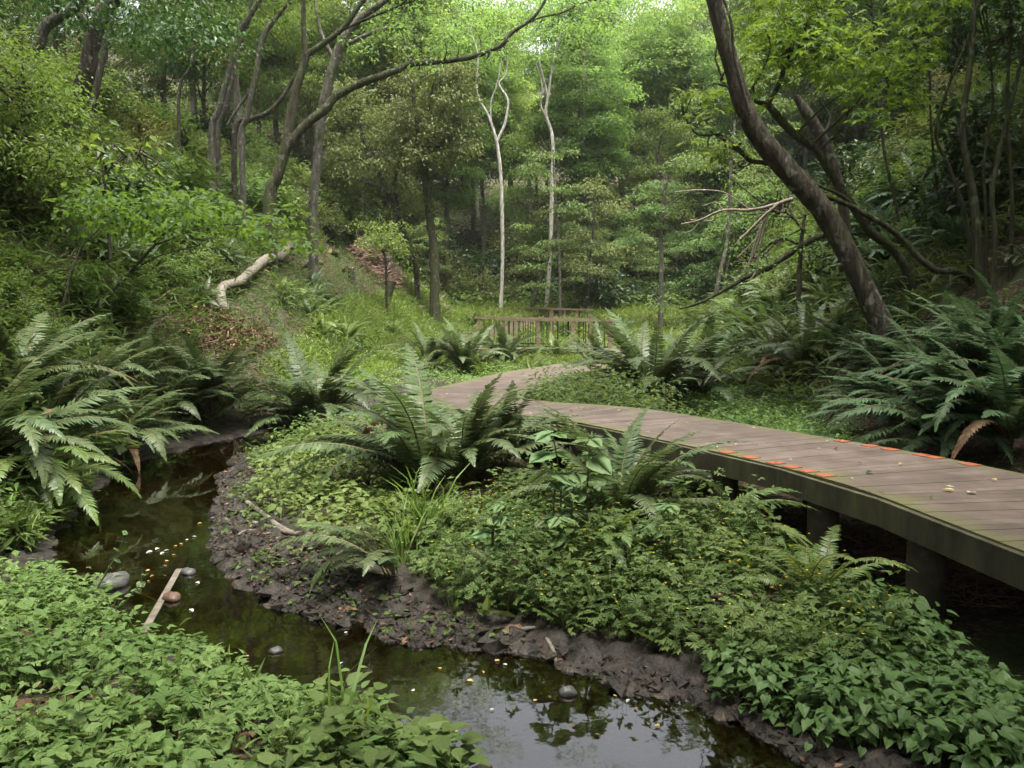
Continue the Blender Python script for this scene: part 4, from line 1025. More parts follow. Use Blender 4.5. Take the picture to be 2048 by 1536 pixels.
# multi-stem clump at the right
for pts, lab in [([(1962, 600, 26), (1955, 480, 24), (1948, 400, 22), (1925, 265, 17), (1938, 150, 15), (1948, 40, 13), (1952, -60, 10)], "thickest upright stem of the stem clump on the dark right slope"),
                 ([(1985, 598, 16), (1990, 480, 14), (1985, 380, 13), (2012, 250, 11), (2040, 130, 9), (2060, 0, 8)], "stem bending right out of the stem clump on the dark right slope"),
                 ([(1940, 560, 14), (1935, 450, 12), (1900, 340, 10), (1872, 270, 9), (1890, 190, 8), (1930, 90, 6), (1960, 0, 5)], "stem bowing left out of the stem clump on the dark right slope"),
                 ([(1806, 478, 10), (1783, 370, 9), (1768, 300, 8), (1757, 180, 7), (1750, 80, 6), (1740, -20, 5)], "thin straight stem rising behind the slim curved tree"),
                 ([(1884, 480, 8), (1874, 380, 7), (1862, 250, 6), (1858, 120, 5), (1850, -20, 4)], "thin straight stem left of the stem clump on the dark slope"),
                 ([(2020, 560, 12), (2024, 400, 10), (2014, 220, 9), (2022, 60, 7), (2020, -40, 6)], "thin upright stem right of the stem clump near the edge"),
                 ([(1972, 590, 10), (1972, 450, 8), (1968, 330, 7), (1985, 200, 6), (1976, 60, 5), (1970, -20, 4)], "thinnest stem in the middle of the stem clump on the dark slope")]:
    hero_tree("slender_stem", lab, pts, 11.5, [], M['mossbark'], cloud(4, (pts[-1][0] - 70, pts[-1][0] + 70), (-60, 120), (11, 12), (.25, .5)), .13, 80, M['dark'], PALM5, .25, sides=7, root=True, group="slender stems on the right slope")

# left slope
hero_tree("big_trunk", "stout trunk rising up the dark left slope behind the lime green bush", [(140, 240, 50), (152, 205, 46), (171, 154, 44), (184, 90, 40), (205, 27, 38), (240, -15, 32), (290, -90, 22)], 20, 
          [([(190, 75, 20), (150, 10, 16), (120, -60, 10)], 20)], M['bark'], cloud(34, (-120, 420), (-160, 70), (17.5, 22), (.6, 1.2)), .15, 170, M['dark'])
hero_tree("gnarled_trunk", "pale gnarled limb at the upper left beyond the lime green bush", [(66, 130, 30), (78, 88, 30), (92, 52, 28), (130, 27, 26), (160, 4, 24), (178, -40, 20)], 19, [], M['greybark'])
hero_tree("slope_tree", "slim trunk just behind the stout trunk on the dark left slope", [(182, 230, 20), (190, 195, 18), (202, 130, 17), (222, 40, 15), (240, -60, 10)], 22, [], M['bark'])
hero_tree("slope_tree", "left trunk of the close pair on the left slope", [(424, 262, 17), (436, 225, 16), (455, 154, 15), (475, 70, 15), (489, 48, 14), (520, -2, 13), (560, -80, 9)], 27, [], M['greybark'], cloud(16, (330, 640), (-120, 60), (25, 30), (.8, 1.5)), .17, 130, M['mid'], group="trunks on the left slope")
hero_tree("slope_tree", "right trunk of the close pair on the left slope", [(436, 262, 13), (448, 225, 13), (470, 140, 12), (486, 70, 11), (500, 30, 10), (500, -40, 7)], 27.6, [], M['greybark'], group="trunks on the left slope")
hero_tree("slope_tree", "grey slender trunk right of the close pair on the left slope", [(484, 275, 15), (492, 240, 15), (508, 165, 14), (526, 78, 14), (545, 45, 12), (578, 2, 10), (610, -60, 7)], 27, [([(508, 170, 8), (470, 225, 7), (455, 250, 7)], 27)], M['greybark'], cloud(12, (480, 700), (-120, 30), (25, 29), (.7, 1.3)), .17, 110, M['mid'], group="trunks on the left slope")
hero_tree("slope_tree", "thin dark forked tree between the stout trunk and the close pair", [(358, 190, 8), (378, 140, 8), (387, 106, 8), (384, 70, 7), (400, 30, 6), (396, -20, 4)], 26, [([(387, 104, 6), (410, 50, 5), (430, 10, 4)], 26), ([(387, 106, 4), (430, 98, 3), (455, 86, 2)], 26)], M['bark'], cloud(12, (330, 470), (-60, 130), (25, 28), (.6, 1.1)), .16, 130, M['olive'])
hero_tree("arching_tree", "dark curved tree whose long bough arches across the valley to the centre", [(540, 395, 34), (555, 352, 30), (572, 290, 28), (580, 240, 26), (592, 180, 23), (604, 140, 21), (613, 108, 20)], 25,
          [([(612, 112, 15), (607, 60, 13), (606, 0, 11), (600, -90, 7)], 25), ([(612, 110, 17), (640, 92, 16), (684, 58, 15), (712, 20, 14), (740, -20, 11), (790, -110, 7)], 25),
           ([(572, 300, 24), (595, 268, 24), (622, 240, 23), (650, 220, 23), (670, 194, 22), (718, 168, 20), (787, 143, 18), (821, 128, 16), (869, 124, 15), (934, 116, 13), (975, 103, 12), (1005, 89, 11), (1024, 65, 10), (1050, 48, 9), (1072, 29, 8), (1092, -2, 7), (1120, -60, 5)], 25),
           ([(1050, 48, 6), (1085, 34, 5), (1122, 26, 5), (1163, 7, 4), (1200, -2, 3)], 25), ([(684, 60, 8), (740, 35, 7), (800, 10, 6), (840, -30, 4)], 25.5), ([(740, -20, 12), (880, -180, 10), (1060, -330, 7), (1250, -440, 4)], 25), ([(600, -90, 9), (680, -320, 8), (850, -560, 6), (1050, -760, 4)], 24.5)],
          M['mossbark'], cloud(16, (700, 1080), (30, 130), (24, 26), (.35, .75)) + cloud(10, (1040, 1230), (-10, 60), (24, 26), (.3, .6)) + cloud(12, (600, 1000), (-90, 70), (24, 27), (.5, 1.0)) + cloud(74, (520, 1560), (-900, -70), (21, 27.5), (.5, 1.2)), .15, 130, M['light'], group="trunks on the left slope")  # topmost limbs and sprays, out of view, added to break the sky's reflection
hero_tree("slope_tree", "tall grey trunk behind the arching bough on the left slope", [(626, 420, 24), (634, 330, 24), (640, 255, 25), (655, 175, 26), (672, 115, 25), (690, 75, 24), (722, 35, 20), (770, 0, 16), (830, -60, 10)], 29,
          [([(668, 120, 12), (640, 60, 10), (630, 0, 8)], 29), ([(690, 90, 12), (760, 60, 10), (830, 55, 6)], 29)], M['greybark'], cloud(12, (640, 960), (-100, 110), (28, 32), (.5, 1.0)), .17, 100, M['mid'], group="trunks on the left slope")
hero_tree("slope_tree", "leaning dark trunk low between the arching tree and the grey slender trunk", [(470, 262, 14), (500, 240, 13), (540, 222, 12), (568, 190, 11), (590, 150, 8)], 30, [], M['bark'], group="trunks on the left slope")

# trees standing in the valley
hero_tree("vine_covered_tree", "ivy clad forked tree with a hanging leafy crown left of the white trunk", [(868, 500, 24), (862, 460, 22), (855, 393, 21), (848, 335, 20), (847, 325, 19)], 40,
          [([(847, 330, 17), (836, 285, 15), (832, 250, 13), (828, 205, 11), (824, 150, 7)], 40), ([(848, 330, 13), (866, 304, 11), (888, 282, 10), (912, 250, 7)], 40), ([(840, 320, 10), (815, 290, 8), (800, 250, 6)], 40), ([(832, 250, 8), (858, 215, 7), (866, 170, 5)], 40)],
          M['mossbark'], cloud(64, (792, 945), (130, 330), (38.5, 41.5), (.5, .95)) + cloud(10, (830, 880), (330, 460), (39.6, 40.2), (.2, .4)), .2, 250, M['olive'], flat=.3)
hero_tree("vine_covered_tree", "sprawling vine hung tree with drooping limbs between the arching tree and the ivy clad fork", [(832, 540, 14), (815, 480, 14), (795, 430, 14), (765, 360, 13), (735, 300, 12), (720, 250, 8)], 41,
          [([(760, 350, 8), (730, 322, 7), (700, 320, 6)], 41), ([(800, 440, 10), (790, 370, 9), (800, 320, 7)], 41), ([(775, 380, 8), (720, 360, 6), (680, 350, 4)], 41)],
          M['bark'], cloud(60, (660, 830), (170, 400), (39, 43), (.5, .95)) + cloud(18, (720, 860), (400, 520), (40, 43), (.4, .8)), .19, 230, M['olive'], flat=.3)
hero_tree("white_trunk_tree", "slender white trunk forking like a tuning fork in the middle of the valley", [(1002, 606, 12), (1004, 560, 11), (1005, 500, 11), (1004, 420, 11), (1001, 342, 10), (996, 300, 10), (994, 280, 9)], 46,
          [([(994, 284, 8), (982, 245, 7), (972, 222, 6), (958, 198, 6), (953, 164, 5), (956, 110, 4), (940, 60, 3)], 46), ([(994, 284, 8), (1010, 246, 7), (1016, 203, 6), (1004, 180, 6), (998, 166, 5), (1012, 148, 4), (1016, 110, 3)], 46), ([(982, 245, 5), (982, 205, 4), (992, 175, 4), (1000, 140, 3), (1010, 60, 2)], 46)],
          M['palebark'], cloud(22, (900, 1100), (-50, 130), (45, 48), (.7, 1.4)), .2, 90, M['light'], sides=9)
hero_tree("white_trunk_tree", "straight mottled white trunk right of the forked white tree", [(1093, 610, 13), (1097, 560, 12), (1101, 485, 12), (1104, 376, 12), (1106, 307, 11), (1103, 265, 10), (1092, 229, 9), (1096, 190, 8)], 48,
          [([(1096, 195, 7), (1088, 160, 6), (1078, 120, 5), (1068, 60, 4), (1060, 0, 3)], 48), ([(1096, 195, 7), (1102, 150, 6), (1112, 100, 5), (1130, 40, 3)], 48), ([(1092, 232, 5), (1082, 210, 4), (1084, 170, 4), (1070, 120, 3)], 48)],
          M['palebark'], cloud(30, (1000, 1330), (-60, 130), (47, 50), (.8, 1.5)), .2, 90, M['light'], sides=9)
hero_tree("bent_trunk_tree", "greenish trunk leaning right just behind the far railings", [(1064, 612, 12), (1075, 575, 12), (1088, 540, 11), (1100, 500, 10), (1108, 470, 8)], 47, [], M['mossbark'], cloud(9, (1040, 1190), (470, 520), (46, 48), (.4, .8)), .18, 120, M['cool'], flat=.08)
def tiers(px, n, y0, y1, Y, wide):
    out = []
    for k in range(n):
        yy = y0 + (y1 - y0) * k / max(n - 1, 1)
        for q_ in range(3): out.append((px + RNG.uniform(-wide, wide) * (.55 + .45 * k / n), yy + RNG.uniform(-8, 8), Y + RNG.uniform(-1, 1), RNG.uniform(.55, 1.0)))
    return out
hero_tree("layered_tree", "pale green tree with flat tiers of foliage right of the straight white trunk", [(1322, 590, 13), (1323, 530, 12), (1322, 450, 11), (1328, 400, 9), (1334, 360, 6)], 40, [([(1322, 460, 7), (1290, 430, 5), (1260, 410, 3)], 40), ([(1326, 420, 7), (1360, 395, 5), (1385, 380, 3)], 40)],
          M['greybark'], tiers(1315, 6, 365, 470, 40, 66), .2, 170, M['cool'], flat=.09)
hero_tree("layered_tree", "tiered tree wrapped round the straight white trunk in the valley centre", [(1120, 600, 8), (1118, 500, 8), (1112, 420, 7), (1108, 340, 6), (1106, 300, 4)], 45, [], M['greybark'], tiers(1100, 8, 300, 560, 45, 72), .2, 170, M['cool'], flat=.09)
hero_tree("valley_tree", "dark leaning trunk right of the pale tiered tree", [(1432, 592, 13), (1442, 540, 12), (1455, 480, 11), (1460, 400, 10), (1462, 340, 9), (1470, 240, 6)], 38, [], M['greybark'], cloud(26, (1360, 1600), (60, 330), (37, 41), (.6, 1.2)), .19, 130, M['cool'], flat=.12)
hero_tree("valley_tree", "thin dark trunk half hidden behind the straight white trunk", [(1150, 480, 8), (1158, 400, 8), (1160, 300, 7), (1166, 180, 6), (1175, 60, 4)], 52, [], M['greybark'], cloud(20, (1090, 1290), (100, 330), (50, 54), (.8, 1.5)), .22, 110, M['cool'], flat=.12)
hero_tree("lime_bush", "bright lime green bush at the end of the cleared slope by the brush pile", [(772, 530, 7), (768, 505, 7), (762, 480, 5)], 34, [([(768, 505, 4), (780, 480, 3)], 34)], M['bark'], cloud(22, (715, 805), (440, 505), (33, 35), (.35, .6)), .15, 190, M['lime'], flat=.3)
hero_tree("lime_bush", "large lime green bush at the far left edge of the slope", [(40, 330, 14), (45, 250, 12), (50, 180, 8)], 13, [], M['bark'], cloud(46, (-60, 125), (95, 330), (12, 14.5), (.35, .65)), .085, 620, M['lime'], flat=.35)
hero_tree("broadleaf_sapling", "low spreading sapling with a wide sheet of broad green leaves on the left slope", [(127, 672, 11), (219, 587, 10), (308, 491, 8), (342, 457, 6), (420, 440, 4)], 12, [([(308, 491, 5), (420, 452, 4), (540, 450, 3)], 12), ([(219, 587, 5), (300, 520, 4), (400, 490, 3)], 12)],
          M['mossbark'], [(RNG.uniform(150, 600), 0, RNG.uniform(11, 13.5), RNG.uniform(.3, .5)) for _ in range(1)] and [(x_, 412 + 46 * ((x_ - 150) / 450) ** 2 + RNG.uniform(-36, 42), RNG.uniform(10.8, 13.2), RNG.uniform(.32, .55)) for x_ in RNG.uniform(140, 605, 58)], .115, 150, M['canopy'], OVATE, .22, twigs=False)
hero_tree("thin_sapling", "thin pale leaning stem at the foot of the broad leaved sapling", [(121, 645, 9), (126, 612, 8), (132, 590, 8), (140, 555, 7), (164, 494, 5), (200, 455, 3)], 11, [], M['greybark'])
hero_tree("pale_leaf_bush", "bush with large drooping yellowish leaves high on the left slope", [(214, 400, 8), (205, 350, 7), (200, 310, 5)], 14, [([(205, 350, 5), (250, 315, 4), (285, 300, 3)], 14), ([(205, 340, 4), (170, 300, 3), (140, 285, 3)], 14)], M['bark'], cloud(24, (135, 305), (268, 350), (13.3, 14.5), (.18, .32)), .22, 90, M['lime'], NARROW if False else KITE, .4)
hero_tree("pale_leaf_bush", "sunlit pale bush with hanging leafy twigs behind the leaning trunk", [(1600, 520, 12), (1604, 470, 11), (1610, 430, 8)], 17, [([(1600, 490, 9), (1570, 478, 8), (1540, 488, 6), (1510, 520, 4)], 17), ([(1604, 460, 7), (1580, 430, 5), (1540, 420, 4)], 17)], M['bark'], cloud(38, (1450, 1640), (340, 540), (16.4, 18.5), (.2, .42)), .09, 260, M['lime'], flat=.5)

# dead pale branches under the leaning tree
def deadwood(name, label, limbs, Y, mat, cat, group=None, cut=False, base=None, sides=7):
    P0, _ = limb(limbs[0], Y); b = P0[0].copy()
    t = thing(name, label, cat, tuple(b), 0, group)
    for q_, pts in enumerate(limbs):
        P, R = limb(pts, Y); mb = MB(); tube(mb, P, R, sides if q_ == 0 else 5, 6 * len(P), .1, capmat=1 if cut else None)
        obj("limb" if q_ == 0 else "side_branch", shift(mb, b).mesh("limb", [mat, M['cut']], True), t)
    return t
deadwood("dead_branch", "bleached dead branch with forked twigs reaching left from behind the leaning trunk", [[(1585, 398, 8), (1540, 412, 7), (1500, 420, 6), (1445, 421, 5), (1400, 440, 4), (1362, 448, 2)], [(1445, 421, 4), (1432, 405, 3), (1405, 412, 2)], [(1432, 428, 4), (1422, 442, 3), (1380, 440, 2)], [(1500, 420, 4), (1470, 398, 3), (1445, 384, 3), (1400, 380, 3), (1350, 384, 2)], [(1400, 440, 3), (1385, 460, 2), (1366, 466, 1.5)]], 16, M['deadwood'], "dead branch")
deadwood("dead_branch", "fan of bleached dead twigs hanging below the pale bush", [[(1560, 405, 7), (1530, 430, 6), (1505, 455, 5), (1480, 480, 4)], [(1540, 420, 5), (1515, 470, 4), (1498, 530, 3)], [(1530, 430, 4), (1510, 500, 4), (1486, 545, 2.5)], [(1535, 430, 5), (1520, 490, 4), (1512, 540, 3), (1500, 560, 3)], [(1520, 450, 3), (1490, 468, 3), (1470, 490, 2)], [(1520, 470, 3), (1500, 490, 3), (1475, 515, 2)]], 15.6, M['deadwood'], "dead branch")
deadwood("fallen_branch", "long thin fallen branch slanting down the fern slope from the leaning trunk", [[(1660, 462, 15), (1601, 492, 13), (1553, 525, 12), (1526, 542, 11), (1495, 553, 9), (1461, 573, 8), (1403, 604, 6), (1358, 618, 4)], [(1526, 542, 6), (1500, 530, 4), (1490, 505, 3)]], [16, 16.6, 17.2, 17.6, 18, 18.6, 19.6, 20.5][:8] if False else 17, M['mossbark'], "branch")

# logs, stumps and sticks
def log_at(label, pts, mat, name="log", cat="log", lift=.35, extra=(), cut=True, group=None):
    """log lying on the terrain along photo points (px, py, width px)"""
    P = np.array([G(a, b_) for a, b_, w in pts]); dist = np.linalg.norm(P - (0, 0, EYE), axis=1)
    R = np.array([w for *_, w in pts]) * dist / FPX / 2
    P[:, 2] += R * lift * 2; b = P[0].copy()
    t = thing(name, label, cat, tuple(b), 0, group)
    mb = MB(); tube(mb, P, R, 10, 7 * len(P), .07, capmat=1 if cut else None); obj("limb", shift(mb, b).mesh("limb", [mat, M['cut']], True), t)
    for pts2 in extra:
        D = dist.mean(); P2, R2 = limb(pts2, D); mb = MB(); tube(mb, P2, R2, 7, 8, .08, capmat=1 if cut else None); obj("stub", shift(mb, b).mesh("stub", [mat, M['cut']], True), t)
    return t
def stump(label, px, py, w, h, lean=(0, 0), mat='bark'):
    p = G(px, py); d = np.linalg.norm(p - (0, 0, EYE)); r = w * d / FPX / 2; H = h * d / FPX
    t = thing("stump", label, "stump", tuple(p), 0, "cut stumps")
    mb = MB(); tube(mb, A((0, 0, -.3), (lean[0] * .3 * H, lean[1] * .3 * H, .3 * H), (lean[0] * H, lean[1] * H, H)), [r * 1.2, r * 1.05, r], 12, 9, .05); obj("bark", mb.mesh("bark", M[mat], True), t)
    mb = MB(); tube(mb, A((lean[0] * (H - .02), lean[1] * (H - .02), H - .02), (lean[0] * (H + .012), lean[1] * (H + .012), H + .012)), [r * .93, r * .93], 12, 2, .03); obj("cut_face", mb.mesh("cut_face", M['cut']), t)
log_at("long crooked pale fallen trunk lying up the left slope", [(449, 656, 18), (444, 607, 18), (478, 592, 17), (504, 570, 17), (533, 549, 18), (564, 540, 17), (578, 524, 20)], M['oldwood'], "fallen_tree", "fallen trunk", 1.5, [[(527, 552, 12), (533, 541, 11)]])
log_at("short pale log lying on the grass above the fallen trunk", [(598, 540, 11), (622, 529, 12), (646, 530, 6)], M['oldwood'], lift=.5)
log_at("pale cut log lying on bright grass behind the left ferns", [(704, 655, 8), (726, 634, 10), (748, 629, 11)], M['deadwood'], lift=.5)
log_at("dark log with an orange cut end high on the left slope", [(420, 516, 12), (440, 508, 12), (457, 501, 13)], M['bark'], lift=.5)
log_at("freshly cut log end by the upper edge of the cleared slope", [(660, 508, 10), (676, 515, 12)], M['bark'], lift=.5)
log_at("small freshly cut log just left of the upright stump", [(680, 543, 9), (690, 540, 11)], M['bark'], lift=.5)
log_at("thick mossy log lying among ferns below the leaning trunk", [(1524, 668, 24), (1560, 654, 22), (1604, 645, 18)], M['greybark'], lift=.5)
log_at("dark mossy root slanting down the bare soil bank right of the boardwalk", [(1524, 778, 15), (1560, 752, 16), (1605, 735, 15), (1650, 716, 10)], M['mossbark'], "fallen_branch", "branch", .5, cut=False)
log_at("mossy log lying uphill behind the foot of the leaning trunk", [(1742, 582, 16), (1790, 566, 14), (1830, 556, 10)], M['mossbark'], lift=.5, cut=False)
stump("upright stump with a pale orange cut top on the cleared slope", 703, 566, 13, 28)
stump("leaning dark stump cut at an angle nearest the far railings", 772, 608, 15, 44, (.32, 0), 'mossbark')
stump("reddish rotting stump among ferns left of the leaning trunk", 1606, 614, 24, 34, (-.1, 0), 'twig')
for lab, pts in [("long bare stick lying from the leaning stump toward the railings", [(808, 580, 4), (850, 604, 4), (890, 630, 3), (918, 648, 3)]),
                 ("forked bare stick crossing the long stick by the leaning stump", [(830, 622, 4), (862, 614, 4), (900, 602, 3)]),
                 ("curved pale stick on the grass below the leaning stump", [(792, 613, 3), (822, 624, 3), (850, 642, 3), (868, 654, 2)]),
                 ("short pale stick lying beside the leaning stump", [(792, 579, 4), (812, 580, 4), (832, 572, 3)]),
                 ("bare stick sticking out of the slope left of the reddish patch", [(250, 672, 4), (290, 648, 4), (315, 634, 3)]),
                 ("thin stick lying across the bare patch of the left slope", [(312, 686, 4), (352, 672, 4), (398, 650, 3)])]:
    log_at(lab, pts, M['deadwood'], "stick", "stick", .9, cut=False, group="bare sticks on the cleared slope")
for lab, pts, ex in [("forked driftwood branch lying on the mud beside the stream", [(494, 1012, 9), (530, 1040, 10), (556, 1062, 11), (584, 1076, 12), (628, 1082, 12)], [[(530, 1040, 7), (534, 1030, 6), (546, 1046, 4)]]),
                     ("thin pale stick crossing the driftwood branch on the mud", [(508, 1052, 8), (560, 1068, 9), (586, 1078, 6)], []),
                     ("short twig on the mud below the driftwood branch", [(470, 1080, 4), (492, 1066, 5), (540, 1066, 4)], []),
                     ("bowed stick leaning among the weeds right of the driftwood", [(672, 1118, 6), (715, 1094, 7), (760, 1083, 7), (806, 1080, 6)], [[(735, 1086, 5), (742, 1060, 4), (748, 1036, 3)]]),
                     ("broken twig lying in the water near the bottom of the stream", [(862, 1424, 9), (905, 1424, 10), (965, 1446, 6)], []),
                     ("slanting root on the muddy bank below the buttercups", [(1092, 1282, 8), (1106, 1310, 9), (1112, 1332, 7)], []),
                     ("weathered stick poking from the far edge of the mud", [(1008, 1278, 8), (1040, 1268, 9), (1070, 1262, 6)], []),
                     ("wet stick lying in the shaded head of the stream", [(388, 920, 6), (412, 918, 7), (436, 922, 5)], [])]:
    log_at(lab, pts, M['oldwood'], "stick", "stick", .8, ex, cut=False, group="sticks by the stream")
deadwood("stick", "crooked bare twig standing in the stream by the weir plank", [[(262, 1180, 4), (300, 1196, 5), (318, 1204, 5), (352, 1206, 4), (360, 1226, 3)]], 5.0, M['deadwood'], "stick")
# brush pile and twig litter
def twig_heap(name, label, px, py, rx, ry, H, n, mat, cat, thick=1.0):
    p = G(px, py); t = thing(name, label, cat, tuple(p)); mb = MB()
    for _ in range(n):
        a = RNG.uniform(0, 6.28); d = math.sqrt(RNG.random()); q_ = np.array([math.cos(a) * d * rx, math.sin(a) * d * ry, 0])
        q_[2] = gz(p[0] + q_[0], p[1] + q_[1]) - p[2] + RNG.uniform(0, 1) * H * (1 - d * d)
        v = RNG.normal(0, 1, 3) * (1, 1, .35); v = v / np.linalg.norm(v) * RNG.uniform(.25, .8) * min(rx, 1.2)
        tube(mb, np.array([q_ - v / 2, q_ + RNG.normal(0, .05, 3), q_ + v / 2]), np.array([.014, .011, .005]) * thick * RNG.uniform(.6, 1.2), 4, 4, 0, .5, 0, False)
    tag(obj("twigs", mb.mesh("twigs", mat), t), kind="stuff"); return t
twig_heap("brush_pile", "heap of reddish brown cut brushwood on the cleared left slope", 752, 552, 1.35, 1.3, 1.7, 640, M['brush'], "brush pile", 2.0)
twig_heap("cut_branches", "bare pale cut branches thrown on top of the brush pile", 750, 548, 1.3, 1.2, 2.0, 46, M['deadwood'], "branches", 3.0)
twig_heap("twig_litter", "scattered grey twigs below the brush pile running to the railings", 868, 606, 1.6, 2.6, .4, 200, M['deadwood'], "twigs", 1.6)
twig_heap("twig_litter", "dry brown twigs on the bare patch of the lower left slope", 290, 650, 1.3, 1.6, .2, 260, M['twig'], "twigs")
for px_, py_ in ((1960, 1130), (1800, 1075), (1500, 985)):
    p_ = G(px_, py_)
twig_heap("brushwood", "tangle of dark dead brushwood lying beneath the boardwalk", 1930, 1120, .75, 1.3, .3, 650, M['twig'], "brushwood", .38)

# the near bank goes on outside the picture
_st = RNG.bit_generator.state
mb = MB()
P = zone(None, 1500, water=.05, deck=1.0, world_poly=[(-6, -3), (6, -3), (6, 1.6), (1.2, 2.6), (-.6, 2.9), (-2.3, 4.2), (-3.6, 5.4), (-6, 6)])
herbs(mb, P, 7, KITE, (.05, .09), (.05, .2), .12, stems=False)
P = slope_pts(-1, 22000, -3, 8, 9); n_ = len(P)
scatter(mb, NARROW, P + np.column_stack([np.zeros((n_, 2)), RNG.uniform(0, .4, n_)]), rotm(RNG.uniform(0, 6.28, n_), RNG.normal(.25, .45, n_), RNG.normal(0, .5, n_)), RNG.uniform(.1, .22, n_), np.clip(RNG.normal(.45, .24, n_), 0, 1))
stuff("near_bank_weeds", mb, [M['herb'], M['stem']], "low weeds and grass on the near bank around the viewer's feet", "ground cover")
RNG.bit_generator.state = _st

# withered fern patch
def leaf_heap(name, label, pxpoly, n, mat, tpl, size, cat, h=.3, flat=.6):
    P = zone(pxpoly, n, deck=.9); mb = MB(); n = len(P)
    scatter(mb, tpl, P + np.column_stack([np.zeros((n, 2)), RNG.uniform(.0, h, n)]), rotm(RNG.uniform(0, 6.28, n), RNG.normal(0, flat, n), RNG.normal(0, flat, n)), RNG.uniform(*size, n), np.clip(RNG.normal(.45, .25, n), 0, 1))
    stuff(name, mb, [mat], label, cat)
leaf_heap("withered_leaves", "patch of withered reddish brown leaves at the foot of the fallen trunk", [(375, 690), (385, 625), (430, 640), (530, 665), (560, 700), (470, 735)], 2600, M['dryleaf'], KITE, (.05, .11), "dead leaves", .35)
leaf_heap("leaf_litter", "brown leaf litter on the bare soil bank below the leaning trunk", [(1500, 770), (1600, 690), (1700, 660), (1690, 760), (1620, 800)], 1800, M['dryleaf'], KITE, (.05, .1), "leaf litter", .04, .3)
leaf_heap("leaf_litter", "dry brown leaves scattered on the near bank between the weeds", [(-100, 1180), (250, 1280), (560, 1440), (600, 1650), (-200, 1650)], 520, M['dryleaf'], OVATE, (.05, .1), "leaf litter", .03, .25)
leaf_heap("leaf_litter", "pale litter lying in the shade beneath the boardwalk", [(1700, 1100), (1960, 1090), (2100, 1160), (2100, 1260), (1850, 1190)], 700, M['dryleaf'], KITE, (.04, .08), "leaf litter", .03, .3) if False else None

oc = A((1, 0, 0), (-1, 0, 0), (0, 1, 0), (0, -1, 0), (0, 0, .7), (0, 0, -.7))
of = np.array([(0, 2, 4), (2, 1, 4), (1, 3, 4), (3, 0, 4), (2, 0, 5), (1, 2, 5), (3, 1, 5), (0, 3, 5)])
P = zone([(380, 900), (480, 900), (560, 1060), (760, 1160), (900, 1230), (1240, 1330), (1640, 1440), (1700, 1640), (1300, 1540), (1100, 1360), (620, 1290), (440, 1130), (380, 1040)], 8500, water=-.02, deck=0)
P = P[stream_t(P[:, 0], P[:, 1]) < .6]; n = len(P); mb = MB()
scatter(mb, (oc, of), P + (0, 0, .006), rotm(RNG.uniform(0, 6.28, n), RNG.normal(0, .5, n), RNG.normal(0, .5, n)), RNG.gamma(2.0, .009, n) + .004, .95)
stuff("mud_clods", mb, [M['ground']], "dark wet clods of mud and pebbles along the stream edge", "mud")
P = P[RNG.random(n) < .07]; n = len(P); mb = MB()
scatter(mb, KITE, P + (0, 0, .03), rotm(RNG.uniform(0, 6.28, n), RNG.normal(0, .25, n), RNG.normal(0, .25, n)), RNG.uniform(.02, .06, n), RNG.random(n))
stuff("leaf_litter", mb, [M['dryleaf']], "small bits of brown leaf trodden into the wet mud", "leaf litter")

# stones, weir plank
def stone(label, px, py, w, h, mat, z=None):
    p = G(px, py) if z is None else on_z(px, py, z); d = np.linalg.norm(p - (0, 0, EYE)); r = w * d / FPX / 2
    th, ph = np.meshgrid(np.linspace(0, 2 * math.pi, 14, endpoint=False), np.linspace(-1.45, 1.45, 9))
    rr = 1 + .14 * np.sin(2 * th + RNG.uniform(0, 6)) * np.cos(ph) + .1 * np.sin(3 * th + 2 * ph + RNG.uniform(0, 6)) + RNG.normal(0, .03, th.shape)
    V = np.stack([np.cos(th) * np.cos(ph) * rr * r, np.sin(th) * np.cos(ph) * rr * r * .8, np.sin(ph) * rr * r * h], -1).reshape(-1, 3)
    i, j = np.meshgrid(np.arange(8), np.arange(14), indexing='ij'); a = i * 14 + j; b = i * 14 + (j + 1) % 14
    mb = MB(); mb.add(V, np.stack([a, b, b + 14, a + 14], -1).reshape(-1, 4)); mb.add(V[-14:], np.array([(0, q_, q_ + 1) for q_ in range(1, 13)]))
    tag(obj("stone", mb.mesh("stone", mat, True), None, (p[0], p[1], p[2] + r * h * .25), (0, 0, RNG.uniform(0, 6))), label, "stone", "stones in the stream")
stone("brown stone lying against the weir plank in the stream", 344, 1198, 36, .55, M['brownstone'], WATER_Z)
stone("dark wet stone just above the brown stone by the weir plank", 376, 1146, 30, .5, M['stone'], WATER_Z)
stone("large grey stone half under the weeds left of the weir plank", 224, 1170, 64, .5, M['stone'], WATER_Z)
stone("pale grey pebble breaking the water in the middle pool", 552, 1303, 26, .5, M['stone'], WATER_Z)
stone("bluish grey stone at the muddy edge of the lower pool", 1136, 1388, 32, .7, M['stone'], WATER_Z)
stone("wet earthy stone under the buttercup bank", 1028, 1270, 44, .6, M['brownstone'])
a_, b_ = on_z(286, 1262, WATER_Z + .015), on_z(372, 1108, WATER_Z + .015)
d_ = b_ - a_; L_ = np.linalg.norm(d_)
mb = MB(); box(mb, 0, L_, -.02, .02, -.15, -.012); me_ = mb.mesh("weir_plank", M['oldwood'])
tag(obj("weir_plank", me_, None, tuple(a_ + (0, 0, .004)), (0, .006, math.atan2(d_[1], d_[0]))), "narrow wet plank laid across the stream as a low weir", "plank")

